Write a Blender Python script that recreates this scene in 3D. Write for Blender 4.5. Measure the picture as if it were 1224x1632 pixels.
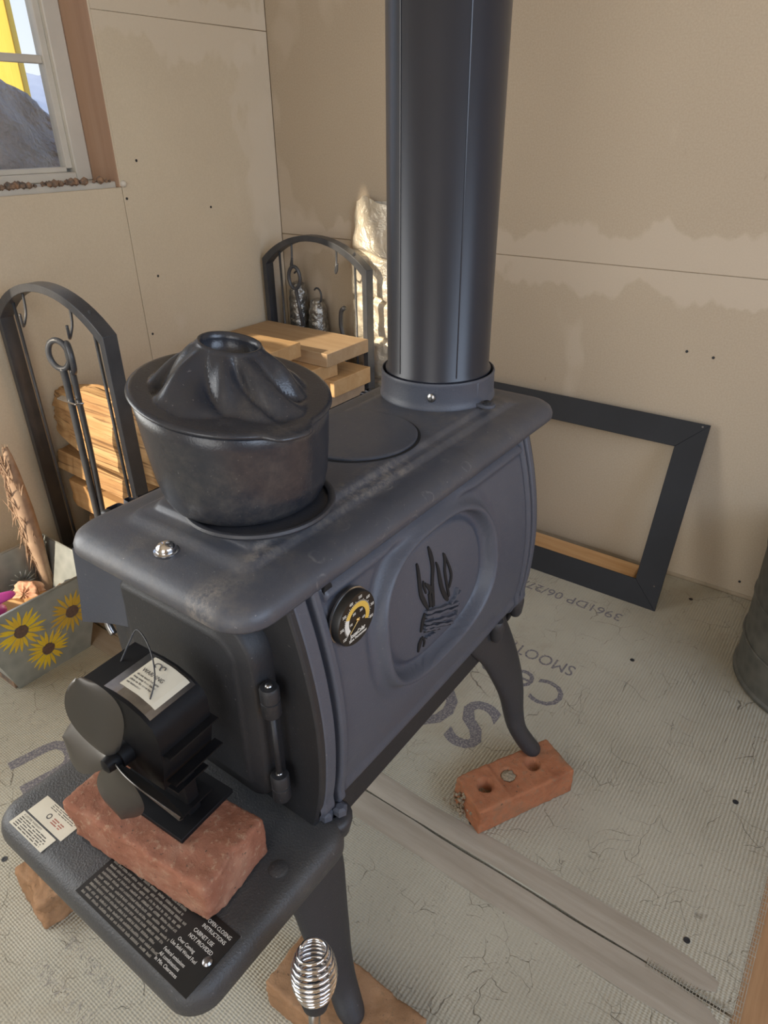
import bpy, bmesh, math, random
from mathutils import Vector, Matrix, noise
from math import sin, cos, pi, radians, sqrt, atan2
random.seed(7)
S = bpy.context.scene
for o in list(bpy.data.objects): bpy.data.objects.remove(o)
COL = S.collection
# ------------------------------------------------------------------ camera
YAW, PITCH, ROLL, FPX = -0.63368, 0.51147, -0.01144, 1090.0
F = Vector((sin(YAW)*cos(PITCH), cos(YAW)*cos(PITCH), -sin(PITCH)))
R0 = Vector((cos(YAW), -sin(YAW), 0)); U0 = R0.cross(F)
Rv = R0*cos(ROLL)+U0*sin(ROLL); Uv = -R0*sin(ROLL)+U0*cos(ROLL)
cd = bpy.data.cameras.new('camera'); cam = bpy.data.objects.new('camera', cd); COL.objects.link(cam)
cd.sensor_fit = 'HORIZONTAL'; cd.sensor_width = 36.0; cd.lens = FPX/1224*36.0; cd.clip_start = .02
m = Matrix((Rv, Uv, -F)).transposed().to_4x4(); m.translation = Vector((0, 0, 1.07)); cam.matrix_world = m
S.camera = cam
# ------------------------------------------------------------------ world, sun, window light, exposure
S.view_settings.view_transform = 'Standard'; S.view_settings.look = 'None'
S.view_settings.exposure = 0.0; S.view_settings.gamma = 1.0; S.view_settings.use_curve_mapping = False
S.cycles.use_denoising = True; S.cycles.max_bounces = 10; S.cycles.diffuse_bounces = 5; S.cycles.sample_clamp_indirect = 6
W = bpy.data.worlds.new('world'); S.world = W; W.use_nodes = True
nt = W.node_tree; nt.nodes.clear()
wo = nt.nodes.new('ShaderNodeOutputWorld'); bg = nt.nodes.new('ShaderNodeBackground')
tc = nt.nodes.new('ShaderNodeTexCoord'); sx = nt.nodes.new('ShaderNodeSeparateXYZ'); cr = nt.nodes.new('ShaderNodeValToRGB')
nt.links.new(tc.outputs['Generated'], sx.inputs[0]); nt.links.new(sx.outputs['Z'], cr.inputs[0])
cr.color_ramp.elements[0].position = 0.0; cr.color_ramp.elements[0].color = (.86, .90, .95, 1)
cr.color_ramp.elements[1].position = .6; cr.color_ramp.elements[1].color = (.36, .56, .92, 1)
nt.links.new(cr.outputs[0], bg.inputs[0]); bg.inputs[1].default_value = 1.3; nt.links.new(bg.outputs[0], wo.inputs[0])
SUN_D = Vector((.20, .90, -.39)).normalized()
def light(name, kind, loc, direction, energy, color, size=None, size_y=None, angle=None):
    l = bpy.data.lights.new(name, kind); o = bpy.data.objects.new(name, l); COL.objects.link(o)
    l.energy = energy; l.color = color; o.location = loc
    o.rotation_euler = Vector(direction).to_track_quat('-Z', 'Y').to_euler()
    if kind == 'AREA': l.shape = 'RECTANGLE'; l.size = size; l.size_y = size_y
    if angle: l.angle = angle
    return o
light('sun', 'SUN', (-4, -3, 4), SUN_D, 6.5, (1, .84, .62), angle=radians(1.2))
light('left_window_daylight', 'AREA', (-1.80, -.35, 1.05), (1, .15, -.15), 28, (1.0, .97, .90), 1.5, 1.1)
light('right_window_daylight', 'AREA', (1.62, .2, 1.45), (-1, .05, -.35), 28, (.66, .79, 1.0), 1.7, 1.0)
light('doorway_daylight', 'AREA', (.2, -1.65, 1.25), (-.5, 1, -.12), 18, (1.0, .95, .87), 1.0, 1.7)

# ------------------------------------------------------------------ node material helpers
def newmat(name):
    mt = bpy.data.materials.new(name); mt.use_nodes = True
    n = mt.node_tree.nodes; n.clear()
    out = n.new('ShaderNodeOutputMaterial'); b = n.new('ShaderNodeBsdfPrincipled')
    mt.node_tree.links.new(b.outputs[0], out.inputs[0]); return mt, mt.node_tree, b
class NB:
    def __init__(s, t): s.t = t; s.co = t.nodes.new('ShaderNodeTexCoord').outputs['Object']
    def n(s, k, **kw):
        x = s.t.nodes.new(k)
        for a, v in kw.items(): setattr(x, a, v)
        return x
    def l(s, a, b): s.t.links.new(a, b)
    def mapping(s, scale=(1, 1, 1), rot=(0, 0, 0), loc=(0, 0, 0), src=None):
        x = s.n('ShaderNodeMapping'); x.inputs['Scale'].default_value = scale; x.inputs['Rotation'].default_value = rot
        x.inputs['Location'].default_value = loc; s.l(src or s.co, x.inputs['Vector']); return x.outputs[0]
    def noise(s, scale, detail=4, rough=.55, vec=None, dist=0):
        x = s.n('ShaderNodeTexNoise'); x.inputs['Scale'].default_value = scale; x.inputs['Detail'].default_value = detail
        x.inputs['Roughness'].default_value = rough; x.inputs['Distortion'].default_value = dist
        s.l(vec or s.co, x.inputs['Vector']); return x.outputs['Fac']
    def ramp(s, fac, stops):
        x = s.n('ShaderNodeValToRGB'); e = x.color_ramp.elements
        while len(e) < len(stops): e.new(.5)
        for k, (p, c) in enumerate(stops):
            e[k].position = p; e[k].color = (*c, 1) if len(c) == 3 else c
        s.l(fac, x.inputs[0]); return x.outputs[0]
    def mask(s, fac, a, b):
        x = s.n('ShaderNodeMapRange'); x.inputs[1].default_value = a; x.inputs[2].default_value = b; x.clamp = True
        s.l(fac, x.inputs[0]); return x.outputs[0]
    def mix(s, fac, a, b, mode='MIX'):
        x = s.n('ShaderNodeMix', data_type='RGBA', blend_type=mode)
        for sock, v in ((x.inputs[0], fac), (x.inputs[6], a), (x.inputs[7], b)):
            if hasattr(v, 'links'): s.l(v, sock)
            elif isinstance(v, (int, float)): sock.default_value = v
            else: sock.default_value = (*v, 1) if len(v) == 3 else v
        return x.outputs[2]
    def math(s, op, a, b=0.0, clamp=False):
        x = s.n('ShaderNodeMath', operation=op); x.use_clamp = clamp
        for sock, v in ((x.inputs[0], a), (x.inputs[1], b)):
            if hasattr(v, 'links'): s.l(v, sock)
            else: sock.default_value = v
        return x.outputs[0]
    def bump(s, h, strength, dist, b, prev=None):
        x = s.n('ShaderNodeBump'); x.inputs['Strength'].default_value = strength; x.inputs['Distance'].default_value = dist
        s.l(h, x.inputs['Height'])
        if prev is not None: s.l(prev, x.inputs['Normal'])
        if b is not None: s.l(x.outputs[0], b.inputs['Normal'])
        return x.outputs[0]
def simple(name, c1, c2=None, rough=.5, metal=0, nscale=20, bump=0, bscale=200, bdist=.001, spec=.5, rvar=0, lo=.35, hi=.65):
    mt, t, b = newmat(name); q = NB(t)
    c2 = c2 or c1
    f = q.noise(nscale, 5)
    q.l(q.ramp(f, [(lo, c1), (hi, c2)]), b.inputs['Base Color'])
    b.inputs['Metallic'].default_value = metal; b.inputs['Roughness'].default_value = rough
    b.inputs['Specular IOR Level'].default_value = spec
    if rvar: q.l(q.mask(f, .2 - rough/rvar*.0, .8), b.inputs['Roughness']); 
    if rvar:
        mr = q.n('ShaderNodeMapRange'); mr.inputs[1].default_value = .3; mr.inputs[2].default_value = .7
        mr.inputs[3].default_value = rough-rvar; mr.inputs[4].default_value = rough+rvar; q.l(f, mr.inputs[0]); q.l(mr.outputs[0], b.inputs['Roughness'])
    if bump: q.bump(q.noise(bscale, 3), bump, bdist, b)
    return mt
MT = {}
# ---- cast iron with dust, scratches
def iron(name, base, dust, dustamt, rough, bump=.25):
    mt, t, b = newmat(name); q = NB(t)
    f = q.noise(9, 6, .65); g = q.noise(60, 5, .7)
    mk = q.math('MULTIPLY', q.mask(f, .42, .72), q.mask(g, .35, .75), True)
    c = q.mix(q.math('MULTIPLY', mk, dustamt), base, dust)
    sp = q.mask(q.noise(300, 2, .5), .70, .76)
    c = q.mix(q.math('MULTIPLY', sp, .35*dustamt), c, (.35, .34, .33))
    q.l(c, b.inputs['Base Color']); b.inputs['Roughness'].default_value = rough
    b.inputs['Specular IOR Level'].default_value = .55
    h = q.noise(420, 3, .6); q.bump(h, bump, .0012, b)
    return mt
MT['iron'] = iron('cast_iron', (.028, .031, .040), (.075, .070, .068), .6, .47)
MT['iron_side'] = iron('cast_iron_side_sheen', (.064, .072, .094), (.10, .108, .128), .5, .46, .35)  # base raised and blued: skylight sheen is put into the colour
MT['iron_leg'] = iron('cast_iron_leg', (.024, .025, .029), (.045, .045, .048), .5, .5)
MT['iron_dark'] = iron('cast_iron_dark', (.013, .014, .017), (.03, .03, .032), .5, .55)
MT['iron_shelf'] = iron('cast_iron_shelf', (.040, .041, .043), (.10, .094, .08), .75, .48, .7)
MT['pot'] = iron('black_enamel_iron', (.022, .025, .033), (.14, .128, .11), .5, .27, .2)
def top_iron():
    mt, t, b = newmat('cast_iron_top'); q = NB(t)
    f = q.noise(7, 7, .7); g = q.noise(45, 6, .75); r = q.noise(16, 5, .6, dist=.6)
    c = q.mix(q.math('MULTIPLY', q.math('MULTIPLY', q.mask(f, .45, .68), q.mask(g, .35, .7)), .8), (.056, .061, .076), (.135, .122, .108))
    c = q.mix(q.math('MULTIPLY', q.mask(r, .60, .72), .3), c, (.030, .032, .038))
    vo = q.n('ShaderNodeTexVoronoi'); vo.inputs['Scale'].default_value = 30
    q.l(q.mapping((1, 1, 1)), vo.inputs['Vector']); di = vo.outputs['Distance']
    ring = q.math('MULTIPLY', q.math('MULTIPLY', q.mask(di, .20, .24), q.mask(di, .30, .26)), q.math('MULTIPLY', q.mask(q.noise(4, 3), .52, .60), q.mask(g, .45, .6)), True)
    c = q.mix(q.math('MULTIPLY', ring, .30), c, (.30, .29, .28))
    sx = q.n('ShaderNodeSeparateXYZ'); q.l(q.co, sx.inputs[0])
    ln = q.math('ABSOLUTE', q.math('SUBTRACT', sx.outputs['X'], .098)); ln = q.math('ADD', ln, q.math('MULTIPLY', q.math('SUBTRACT', r, .5), .06))
    st = q.math('MULTIPLY', q.math('MULTIPLY', q.mask(ln, .024, .004), q.mask(q.noise(70, 6, .8), .42, .62)), q.mask(q.noise(9, 3), .42, .60), True)
    c = q.mix(q.math('MULTIPLY', st, .75), c, (.23, .205, .175))
    sp = q.mask(q.noise(260, 2, .5), .72, .76); c = q.mix(q.math('MULTIPLY', sp, .5), c, (.3, .29, .27))
    q.l(c, b.inputs['Base Color']); 
    mr = q.n('ShaderNodeMapRange'); mr.inputs[1].default_value = .35; mr.inputs[2].default_value = .65; mr.inputs[3].default_value = .36; mr.inputs[4].default_value = .52
    q.l(f, mr.inputs[0]); q.l(mr.outputs[0], b.inputs['Roughness'])
    q.bump(q.noise(350, 3, .6), .22, .001, b); return mt
MT['iron_top'] = top_iron()
MT['pipe'] = simple('black_stove_pipe', (.015, .017, .024), (.020, .022, .031), .32, 0, 3, .06, 300, .0006)
MT['slot'] = simple('recess_shade', (.004, .004, .005), (.007, .007, .008), .8)  # near-black that puts the shade of gaps and holes into the colour
MT['blade'] = simple('grey_anodised_aluminium', (.085, .08, .072), (.11, .10, .092), .34, .7, 8)
MT['fanblack'] = simple('matt_black_anodised', (.004, .004, .005), (.007, .007, .008), .55, spec=.22)
MT['chrome'] = simple('chrome', (.75, .75, .76), (.62, .62, .64), .12, 1.0, 40)
MT['steel'] = simple('zinc_steel', (.42, .42, .42), (.30, .30, .31), .3, 1.0, 60)
MT['rack'] = simple('black_powder_coat', (.040, .043, .050), (.058, .061, .068), .36, .0, 20, .35, 260, .001)
MT['frame'] = simple('painted_black_steel', (.010, .011, .014), (.015, .016, .020), .5, 0, 6, .1, 120, spec=.3)
MT['label_black'] = simple('black_printed_label', (.006, .006, .006), (.010, .010, .010), .4)
MT['white_ink'] = simple('white_ink', (.62, .60, .55), (.5, .48, .44), .6, nscale=200)
MT['grey_ink'] = simple('worn_white_ink', (.17, .155, .13), (.26, .24, .20), .6, nscale=200)
MT['card'] = simple('cream_paper', (.66, .62, .50), (.60, .56, .45), .8)
MT['dark_ink'] = simple('dark_ink', (.05, .05, .05), (.13, .12, .11), .8, nscale=300)
MT['red_ink'] = simple('red_ink', (.35, .08, .06), (.45, .14, .10), .8)
MT['floor_ink'] = simple('faded_floor_ink', (.12, .11, .125), (.30, .28, .25), .9, nscale=260, lo=.45, hi=.68)
MT['faint_ink'] = simple('worn_floor_ink', (.24, .22, .19), (.41, .38, .30), .9, nscale=110, lo=.40, hi=.52)
MT['fibre'] = simple('glass_fibre', (.40, .37, .30), (.30, .27, .21), .8, nscale=80)
MT['yellow'] = simple('dial_yellow', (.62, .40, .06), (.68, .46, .10), .5)
MT['dialwhite'] = simple('dial_white', (.7, .69, .62), (.66, .65, .6), .5)
MT['brass'] = simple('brass', (.65, .45, .18), (.5, .33, .12), .35, 1)
MT['pink'] = simple('pink_plastic', (.92, .13, .62), (.86, .11, .56), .3)
MT['vinyl'] = simple('cream_vinyl', (.66, .63, .55), (.58, .55, .48), .45, 0, 6)
MT['soil'] = simple('sawdust_and_soil', (.10, .09, .08), (.36, .22, .13), .95, 0, 60, .8, 150, .004)
MT['mortar'] = simple('dirty_mortar', (.17, .14, .09), (.36, .28, .19), .95, 0, 160, 1, 300, .003)
def paint_sheet(name, base, dark, patch, zseam=None, corner=None):
    mt, t, b = newmat(name); q = NB(t)
    f = q.noise(1.6, 4, .5); c = q.ramp(f, [(.3, base), (.7, dark)])
    fine = q.noise(260, 2); c = q.mix(.06, c, q.ramp(fine, [(.3, (.2, .16, .1)), (.7, (.9, .85, .75))]))
    sx = q.n('ShaderNodeSeparateXYZ'); q.l(q.co, sx.inputs[0])
    nz = q.noise(7, 3, .6, vec=q.mapping((1, 1, .6)))
    if zseam is not None:
        d = q.math('ABSOLUTE', q.math('SUBTRACT', sx.outputs['Z'], zseam))
        d2 = q.math('ADD', d, q.math('MULTIPLY', q.math('SUBTRACT', nz, .5), .26))
        mk = q.mask(d2, .068, .055); c = q.mix(q.math('MULTIPLY', mk, .62), c, patch)
    bl = q.noise(3.3, 3, .55, vec=q.mapping((1, 1, .55), loc=(3, 1, 7)))
    c = q.mix(q.math('MULTIPLY', q.mask(bl, .60, .63), .45), c, patch)
    if corner is not None:
        ax, at = corner
        d = q.math('ABSOLUTE', q.math('SUBTRACT', sx.outputs[ax], at))
        d2 = q.math('ADD', d, q.math('MULTIPLY', q.math('SUBTRACT', nz, .5), .5))
        c = q.mix(q.math('MULTIPLY', q.mask(d2, .09, .07), .5), c, patch)
    sm = q.noise(24, 4, .7, vec=q.mapping((1, 1, .35), rot=(0, .5, 0)))
    c = q.mix(q.math('MULTIPLY', q.mask(sm, .70, .76), .45), c, (.22, .17, .11))
    q.l(c, b.inputs['Base Color']); b.inputs['Roughness'].default_value = .85; b.inputs['Specular IOR Level'].default_value = .25
    q.bump(q.noise(9, 4), .12, .01, b); return mt
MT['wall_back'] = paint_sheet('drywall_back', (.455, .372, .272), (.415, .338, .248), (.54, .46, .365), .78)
MT['wall_left'] = paint_sheet('drywall_left_lightened', (.66, .575, .43), (.56, .47, .345), (.68, .60, .48), 1.31, ('Y', 1.7))  # paler than the back sheets: extra brightness put into the colour
MT['plain_wall'] = simple('plain_drywall', (.52, .44, .33), (.48, .40, .30), .9, 0, 3)
MT['joint'] = simple('joint_fill', (.36, .29, .20), (.42, .34, .24), .95, 0, 30)  # backing tone that fills the seams between the sheets
def cement():
    mt, t, b = newmat('cement_board'); q = NB(t)
    f = q.noise(2.2, 5, .6); c = q.ramp(f, [(.3, (.34, .315, .245)), (.7, (.46, .43, .345))])
    wv = q.n('ShaderNodeTexWave', wave_type='BANDS', bands_direction='X'); wv.inputs['Scale'].default_value = 50; wv.inputs['Distortion'].default_value = 1.2
    wv.inputs['Detail Scale'].default_value = 1.0; q.l(q.co, wv.inputs['Vector'])
    w2 = q.n('ShaderNodeTexWave', wave_type='BANDS', bands_direction='Y'); w2.inputs['Scale'].default_value = 80; w2.inputs['Distortion'].default_value = 1.5
    q.l(q.co, w2.inputs['Vector'])
    rib = q.math('ADD', q.math('MULTIPLY', wv.outputs['Fac'], .75), q.math('MULTIPLY', w2.outputs['Fac'], .35))
    fade = q.mask(q.noise(1.3, 2), .35, .6)
    c = q.mix(q.math('MULTIPLY', q.math('MULTIPLY', q.mask(rib, .38, .06), fade), .38), c, (.24, .22, .165))
    dn = q.n('ShaderNodeTexNoise'); dn.inputs['Scale'].default_value = 5; dn.inputs['Detail'].default_value = 5; q.l(q.co, dn.inputs['Vector'])
    add = q.n('ShaderNodeVectorMath', operation='MULTIPLY_ADD'); q.l(dn.outputs['Color'], add.inputs[0]); add.inputs[1].default_value = (.16, .16, .0); q.l(q.co, add.inputs[2])
    def crack(scale, wid, gate, lo, hi):
        vo = q.n('ShaderNodeTexVoronoi', feature='DISTANCE_TO_EDGE'); vo.inputs['Scale'].default_value = scale; q.l(add.outputs[0], vo.inputs['Vector'])
        return q.math('MULTIPLY', q.mask(vo.outputs[0], wid, wid*.25), q.mask(q.noise(gate, 4, .65), lo, hi), True)
    ck = q.math('MAXIMUM', crack(11, .007, 8, .50, .62), crack(26, .012, 12, .51, .64))
    c = q.mix(q.math('MULTIPLY', ck, .75), c, (.10, .085, .065))
    sp = q.mask(q.noise(150, 4, .75), .62, .70); c = q.mix(q.math('MULTIPLY', sp, .7), c, (.10, .085, .065))
    ds = q.mask(q.noise(3.1, 5, .7), .56, .70); c = q.mix(q.math('MULTIPLY', ds, .45), c, (.31, .25, .17))
    q.l(c, b.inputs['Base Color']); b.inputs['Roughness'].default_value = .9; b.inputs['Specular IOR Level'].default_value = .2
    n1 = q.bump(q.math('MULTIPLY', rib, fade), .75, .0020, None); n2 = q.bump(q.noise(300, 3), .35, .0012, None, n1)
    q.bump(q.math('MULTIPLY', ck, -1), .6, .002, b, n2); return mt
MT['cement'] = cement()
def tape():
    mt, t, b = newmat('joint_compound'); q = NB(t)
    f = q.noise(30, 5, .6, vec=q.mapping((.12, 1.6, 1))); c = q.ramp(f, [(.3, (.28, .24, .185)), (.7, (.38, .335, .27))])
    c = q.mix(q.math('MULTIPLY', q.mask(q.noise(6, 5, .7), .58, .72), .5), c, (.27, .22, .165))
    q.l(c, b.inputs['Base Color']); b.inputs['Roughness'].default_value = .9
    q.bump(f, .7, .002, b); return mt
MT['tape'] = tape()
def wood(name, c1, c2, c3, axis='X', scale=1.0, rough=.75, knots=True, bmp=.4):
    mt, t, b = newmat(name); q = NB(t)
    st = {'X': (.9, 14, 14), 'Y': (14, .9, 14), 'Z': (14, 14, .9)}[axis]
    v = q.mapping(tuple(s*scale for s in st))
    f = q.noise(2.2, 6, .6, vec=v, dist=.8); g = q.noise(14, 4, .6, vec=v)
    c = q.ramp(f, [(.25, c1), (.5, c2), (.75, c3)])
    c = q.mix(q.math('MULTIPLY', q.mask(g, .55, .7), .3), c, c1)
    if bmp > .8: c = q.mix(q.math('MULTIPLY', q.mask(q.noise(3.5, 5, .6, vec=q.mapping(tuple({'X': (.9, 11, 34), 'Z': (14, 14, 1.2), 'Y': (14, 1.2, 14)}[axis])), dist=.7), .53, .60), .75), c, (.13, .07, .035))
    if knots:
        vo = q.n('ShaderNodeTexVoronoi'); vo.inputs['Scale'].default_value = 5; q.l(q.mapping(tuple({'X': (.5, 1.4, 1.4), 'Y': (1.4, .5, 1.4), 'Z': (1.4, 1.4, .5)}[axis])), vo.inputs['Vector'])
        c = q.mix(q.mask(vo.outputs['Distance'], .07, .03), c, (c1[0]*.4, c1[1]*.35, c1[2]*.3))
    q.l(c, b.inputs['Base Color']); b.inputs['Roughness'].default_value = rough; b.inputs['Specular IOR Level'].default_value = .3
    q.bump(g, bmp, .0012, b); return mt
MT['pine'] = wood('pine', (.46, .25, .10), (.56, .33, .15), (.63, .41, .21))
MT['pine_far'] = wood('pine_far', (.46, .27, .12), (.52, .33, .16), (.58, .39, .21), knots=False)
MT['pine_top'] = wood('aged_pine', (.36, .24, .14), (.42, .29, .17), (.48, .35, .22), knots=False)
MT['pine_grey'] = wood('weathered_board', (.28, .20, .13), (.34, .25, .17), (.40, .30, .21), knots=False)
MT['split'] = wood('split_log', (.27, .14, .06), (.46, .28, .13), (.58, .39, .20), scale=1.3, knots=False, bmp=1.0)
MT['bark'] = simple('bark', (.07, .055, .045), (.20, .15, .115), .95, 0, 40, 1, 60, .01)
MT['ply'] = wood('plywood_floor', (.27, .15, .07), (.38, .22, .11), (.46, .29, .15), 'Y', .7)
MT['jamb'] = wood('pine_jamb', (.36, .22, .14), (.42, .27, .18), (.47, .32, .22), 'Z', .6, knots=False, bmp=.1)
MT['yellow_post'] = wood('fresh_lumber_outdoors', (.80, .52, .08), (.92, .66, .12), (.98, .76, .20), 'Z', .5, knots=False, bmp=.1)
MT['orange_post'] = wood('orange_lumber_outdoors', (.62, .30, .12), (.70, .36, .15), (.75, .42, .2), 'Z', .5, knots=False, bmp=.1)  # orange-brown lumber tone, also on the branches
def brickm(name, a, b_, c_, dirt, spots=.6):
    mt, t, b = newmat(name); q = NB(t)
    f = q.noise(16, 6, .65); c = q.ramp(f, [(.3, a), (.52, b_), (.72, c_)])
    g = q.noise(120, 4, .7); c = q.mix(q.math('MULTIPLY', q.mask(g, .55, .68), .5), c, dirt)
    sp = q.mask(q.noise(170, 3, .6), .66, .72); c = q.mix(q.math('MULTIPLY', sp, spots), c, (.06, .05, .04))
    q.l(c, b.inputs['Base Color']); b.inputs['Roughness'].default_value = .92; b.inputs['Specular IOR Level'].default_value = .2
    n1 = q.bump(g, .6, .002, None); q.bump(q.noise(420, 3, .7), .5, .001, b, n1); return mt
MT['brick_shelf'] = brickm('red_brick', (.20, .082, .048), (.27, .118, .075), (.33, .18, .12), (.42, .30, .20), .8)
MT['brick_rear'] = brickm('orange_brick', (.25, .095, .048), (.36, .145, .072), (.20, .125, .075), (.20, .155, .10), .9)
MT['brick_tan'] = brickm('tan_brick', (.26, .15, .08), (.32, .185, .10), (.36, .22, .13), (.19, .135, .08), .8)
def galv(name, a, b_, rough=.42, metal=.75):
    mt, t, b = newmat(name); q = NB(t)
    vo = q.n('ShaderNodeTexVoronoi'); vo.inputs['Scale'].default_value = 38; q.l(q.co, vo.inputs['Vector'])
    f = q.noise(7, 5, .6); c = q.ramp(q.math('ADD', q.math('MULTIPLY', f, .7), q.math('MULTIPLY', vo.outputs['Distance'], .4)), [(.25, a), (.75, b_)])
    q.l(c, b.inputs['Base Color']); b.inputs['Roughness'].default_value = rough; b.inputs['Metallic'].default_value = metal; return mt
MT['galv'] = galv('galvanised_sheet', (.30, .33, .33), (.46, .49, .48), .45, .55)
MT['galv_dark'] = galv('dull_galvanised_tub', (.10, .105, .095), (.19, .19, .17), .6, .4)
def foilm():
    mt, t, b = newmat('silver_foil'); q = NB(t)
    f = q.noise(5, 4); q.l(q.ramp(f, [(.3, (.72, .66, .55)), (.7, (.86, .80, .68))]), b.inputs['Base Color'])
    b.inputs['Metallic'].default_value = .55; b.inputs['Roughness'].default_value = .40
    n1 = q.bump(q.noise(16, 5, .6, dist=.8), .6, .02, None); q.bump(q.noise(80, 3), .4, .004, b, n1); return mt
MT['foil'] = foilm()
MT['kraft'] = simple('kraft_paper', (.36, .28, .20), (.42, .33, .24), .8, 0, 5)
MT['tarp'] = simple('grey_plastic_wrap', (.26, .24, .25), (.42, .39, .40), .45, 0, 9, .9, 30, .03)
MT['snow'] = simple('pale_ground_outdoors', (.78, .72, .52), (.85, .82, .70), .95, 0, 2)
MT['hill'] = simple('hazy_hill', (.45, .48, .58), (.52, .55, .64), 1, 0, 1)
MT['petal'] = simple('yellow_petal_paint', (.86, .64, .03), (.78, .52, .05), .5, 0, 30)
MT['petal2'] = simple('gold_petal_paint', (.68, .46, .05), (.60, .38, .05), .5, 0, 30)
MT['seed'] = simple('brown_seed_paint', (.11, .07, .06), (.18, .11, .08), .7, 0, 200)
MT['husk'] = wood('dry_mushroom_wood', (.42, .20, .12), (.62, .36, .24), (.75, .52, .36), 'Z', 1, knots=False, bmp=1)
MT['dried'] = simple('dried_stalk', (.30, .20, .14), (.42, .30, .21), .9, 0, 30)
MT['ash'] = simple('furnace_cement', (.50, .46, .38), (.36, .32, .26), .95, 0, 120)
MT['foil_shaded'] = simple('crinkled_shaded_foil', (.20, .20, .19), (.46, .45, .42), .32, .85, 60, .8, 90, .006)  # darker copy of the foil: shade behind the arch is in the colour
def glassm():
    mt = bpy.data.materials.new('window_glass'); mt.use_nodes = True; t = mt.node_tree; t.nodes.clear()
    o = t.nodes.new('ShaderNodeOutputMaterial'); mx = t.nodes.new('ShaderNodeMixShader'); tr = t.nodes.new('ShaderNodeBsdfTransparent'); gl = t.nodes.new('ShaderNodeBsdfGlossy')
    gl.inputs['Roughness'].default_value = .02; mx.inputs[0].default_value = .06; tr.inputs[0].default_value = (.97, .98, .98, 1)
    t.links.new(tr.outputs[0], mx.inputs[1]); t.links.new(gl.outputs[0], mx.inputs[2]); t.links.new(mx.outputs[0], o.inputs[0]); return mt
MT['glass'] = glassm()

# ------------------------------------------------------------------ geometry helpers
def wloc(o):
    v = Vector((0, 0, 0))
    while o is not None: v += o.location; o = o.parent
    return v
def tagit(o, label=None, cat=None, group=None, kind=None):
    for k, v in (('label', label), ('category', cat), ('group', group), ('kind', kind)):
        if v: o[k] = v
    return o
def thing(name, loc, label, cat, group=None, kind=None):
    o = bpy.data.objects.new(name, None); COL.objects.link(o); o.location = loc; o.empty_display_size = .05
    return tagit(o, label, cat, group, kind)
def obj(name, bm, mat, parent=None, smooth=False, loc=None, bevel=0, bseg=2, mats=None, autosm=None):
    """bm is in world coordinates; vertices are re-based on the parent (or on loc)"""
    base = wloc(parent) if parent else Vector(loc or (0, 0, 0))
    bmesh.ops.recalc_face_normals(bm, faces=bm.faces)
    me = bpy.data.meshes.new(name); bm.transform(Matrix.Translation(-base)); bm.to_mesh(me); bm.free()
    for x in (mats or [mat]): me.materials.append(MT[x])
    o = bpy.data.objects.new(name, me); COL.objects.link(o)
    if parent: o.parent = parent
    elif loc: o.location = loc
    if smooth:
        for p in me.polygons: p.use_smooth = True
        if autosm:
            try: me.set_sharp_from_angle(angle=radians(autosm))
            except Exception: pass
    if bevel:
        md = o.modifiers.new('bevel', 'BEVEL'); md.width = bevel; md.segments = bseg; md.limit_method = 'ANGLE'; md.angle_limit = radians(40)
        for p in me.polygons: p.use_smooth = True
        try: me.set_sharp_from_angle(angle=radians(50))
        except Exception: pass
    return o
def B(): return bmesh.new()
def box(bm, x0, x1, y0, y1, z0, z1, mi=0):
    v = [bm.verts.new(p) for p in ((x0, y0, z0), (x1, y0, z0), (x1, y1, z0), (x0, y1, z0), (x0, y0, z1), (x1, y0, z1), (x1, y1, z1), (x0, y1, z1))]
    for f in ((0, 3, 2, 1), (4, 5, 6, 7), (0, 1, 5, 4), (1, 2, 6, 5), (2, 3, 7, 6), (3, 0, 4, 7)):
        bm.faces.new([v[i] for i in f]).material_index = mi
    return bm
def loft(bm, rings, cap0=True, cap1=True, closed=True):
    V = [[bm.verts.new(p) for p in r] for r in rings]
    n = len(V[0])
    for a, b in zip(V, V[1:]):
        for i in range(n if closed else n-1):
            j = (i+1) % n; bm.faces.new((a[i], a[j], b[j], b[i]))
    if cap0: bm.faces.new(list(reversed(V[0])))
    if cap1: bm.faces.new(V[-1])
    return V
def lathe(bm, prof, c, axis='Z', n=48, cap0=True, cap1=True):
    rings = []
    for r, h in prof:
        rg = []
        for i in range(n):
            a = 2*pi*i/n
            if axis == 'Z': rg.append((c[0]+r*cos(a), c[1]+r*sin(a), c[2]+h))
            elif axis == 'X': rg.append((c[0]+h, c[1]+r*cos(a), c[2]+r*sin(a)))
            else: rg.append((c[0]+r*cos(a), c[1]+h, c[2]+r*sin(a)))
        rings.append(rg)
    loft(bm, rings, cap0, cap1); return bm
def tube(bm, pts, r, n=10, closed=False, flat=None):
    P = [Vector(p) for p in pts]; N = len(P)
    R_ = r if isinstance(r, (list, tuple)) else [r]*N
    rings = []; up = None
    for i in range(N):
        if closed: t = (P[(i+1) % N]-P[i-1]).normalized()
        else: t = (P[min(i+1, N-1)]-P[max(i-1, 0)]).normalized()
        if up is None:
            up = Vector((0, 0, 1)) if abs(t.z) < .9 else Vector((1, 0, 0))
        s = t.cross(up).normalized(); up = s.cross(t).normalized()
        rings.append([P[i]+R_[i]*(cos(2*pi*k/n)*s+sin(2*pi*k/n)*up) for k in range(n)])
    if closed:
        V = [[bm.verts.new(p) for p in rg] for rg in rings]
        for a, b in zip(V, V[1:]+V[:1]):
            for k in range(n): bm.faces.new((a[k], a[(k+1) % n], b[(k+1) % n], b[k]))
    else: loft(bm, rings)
    return bm
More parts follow.
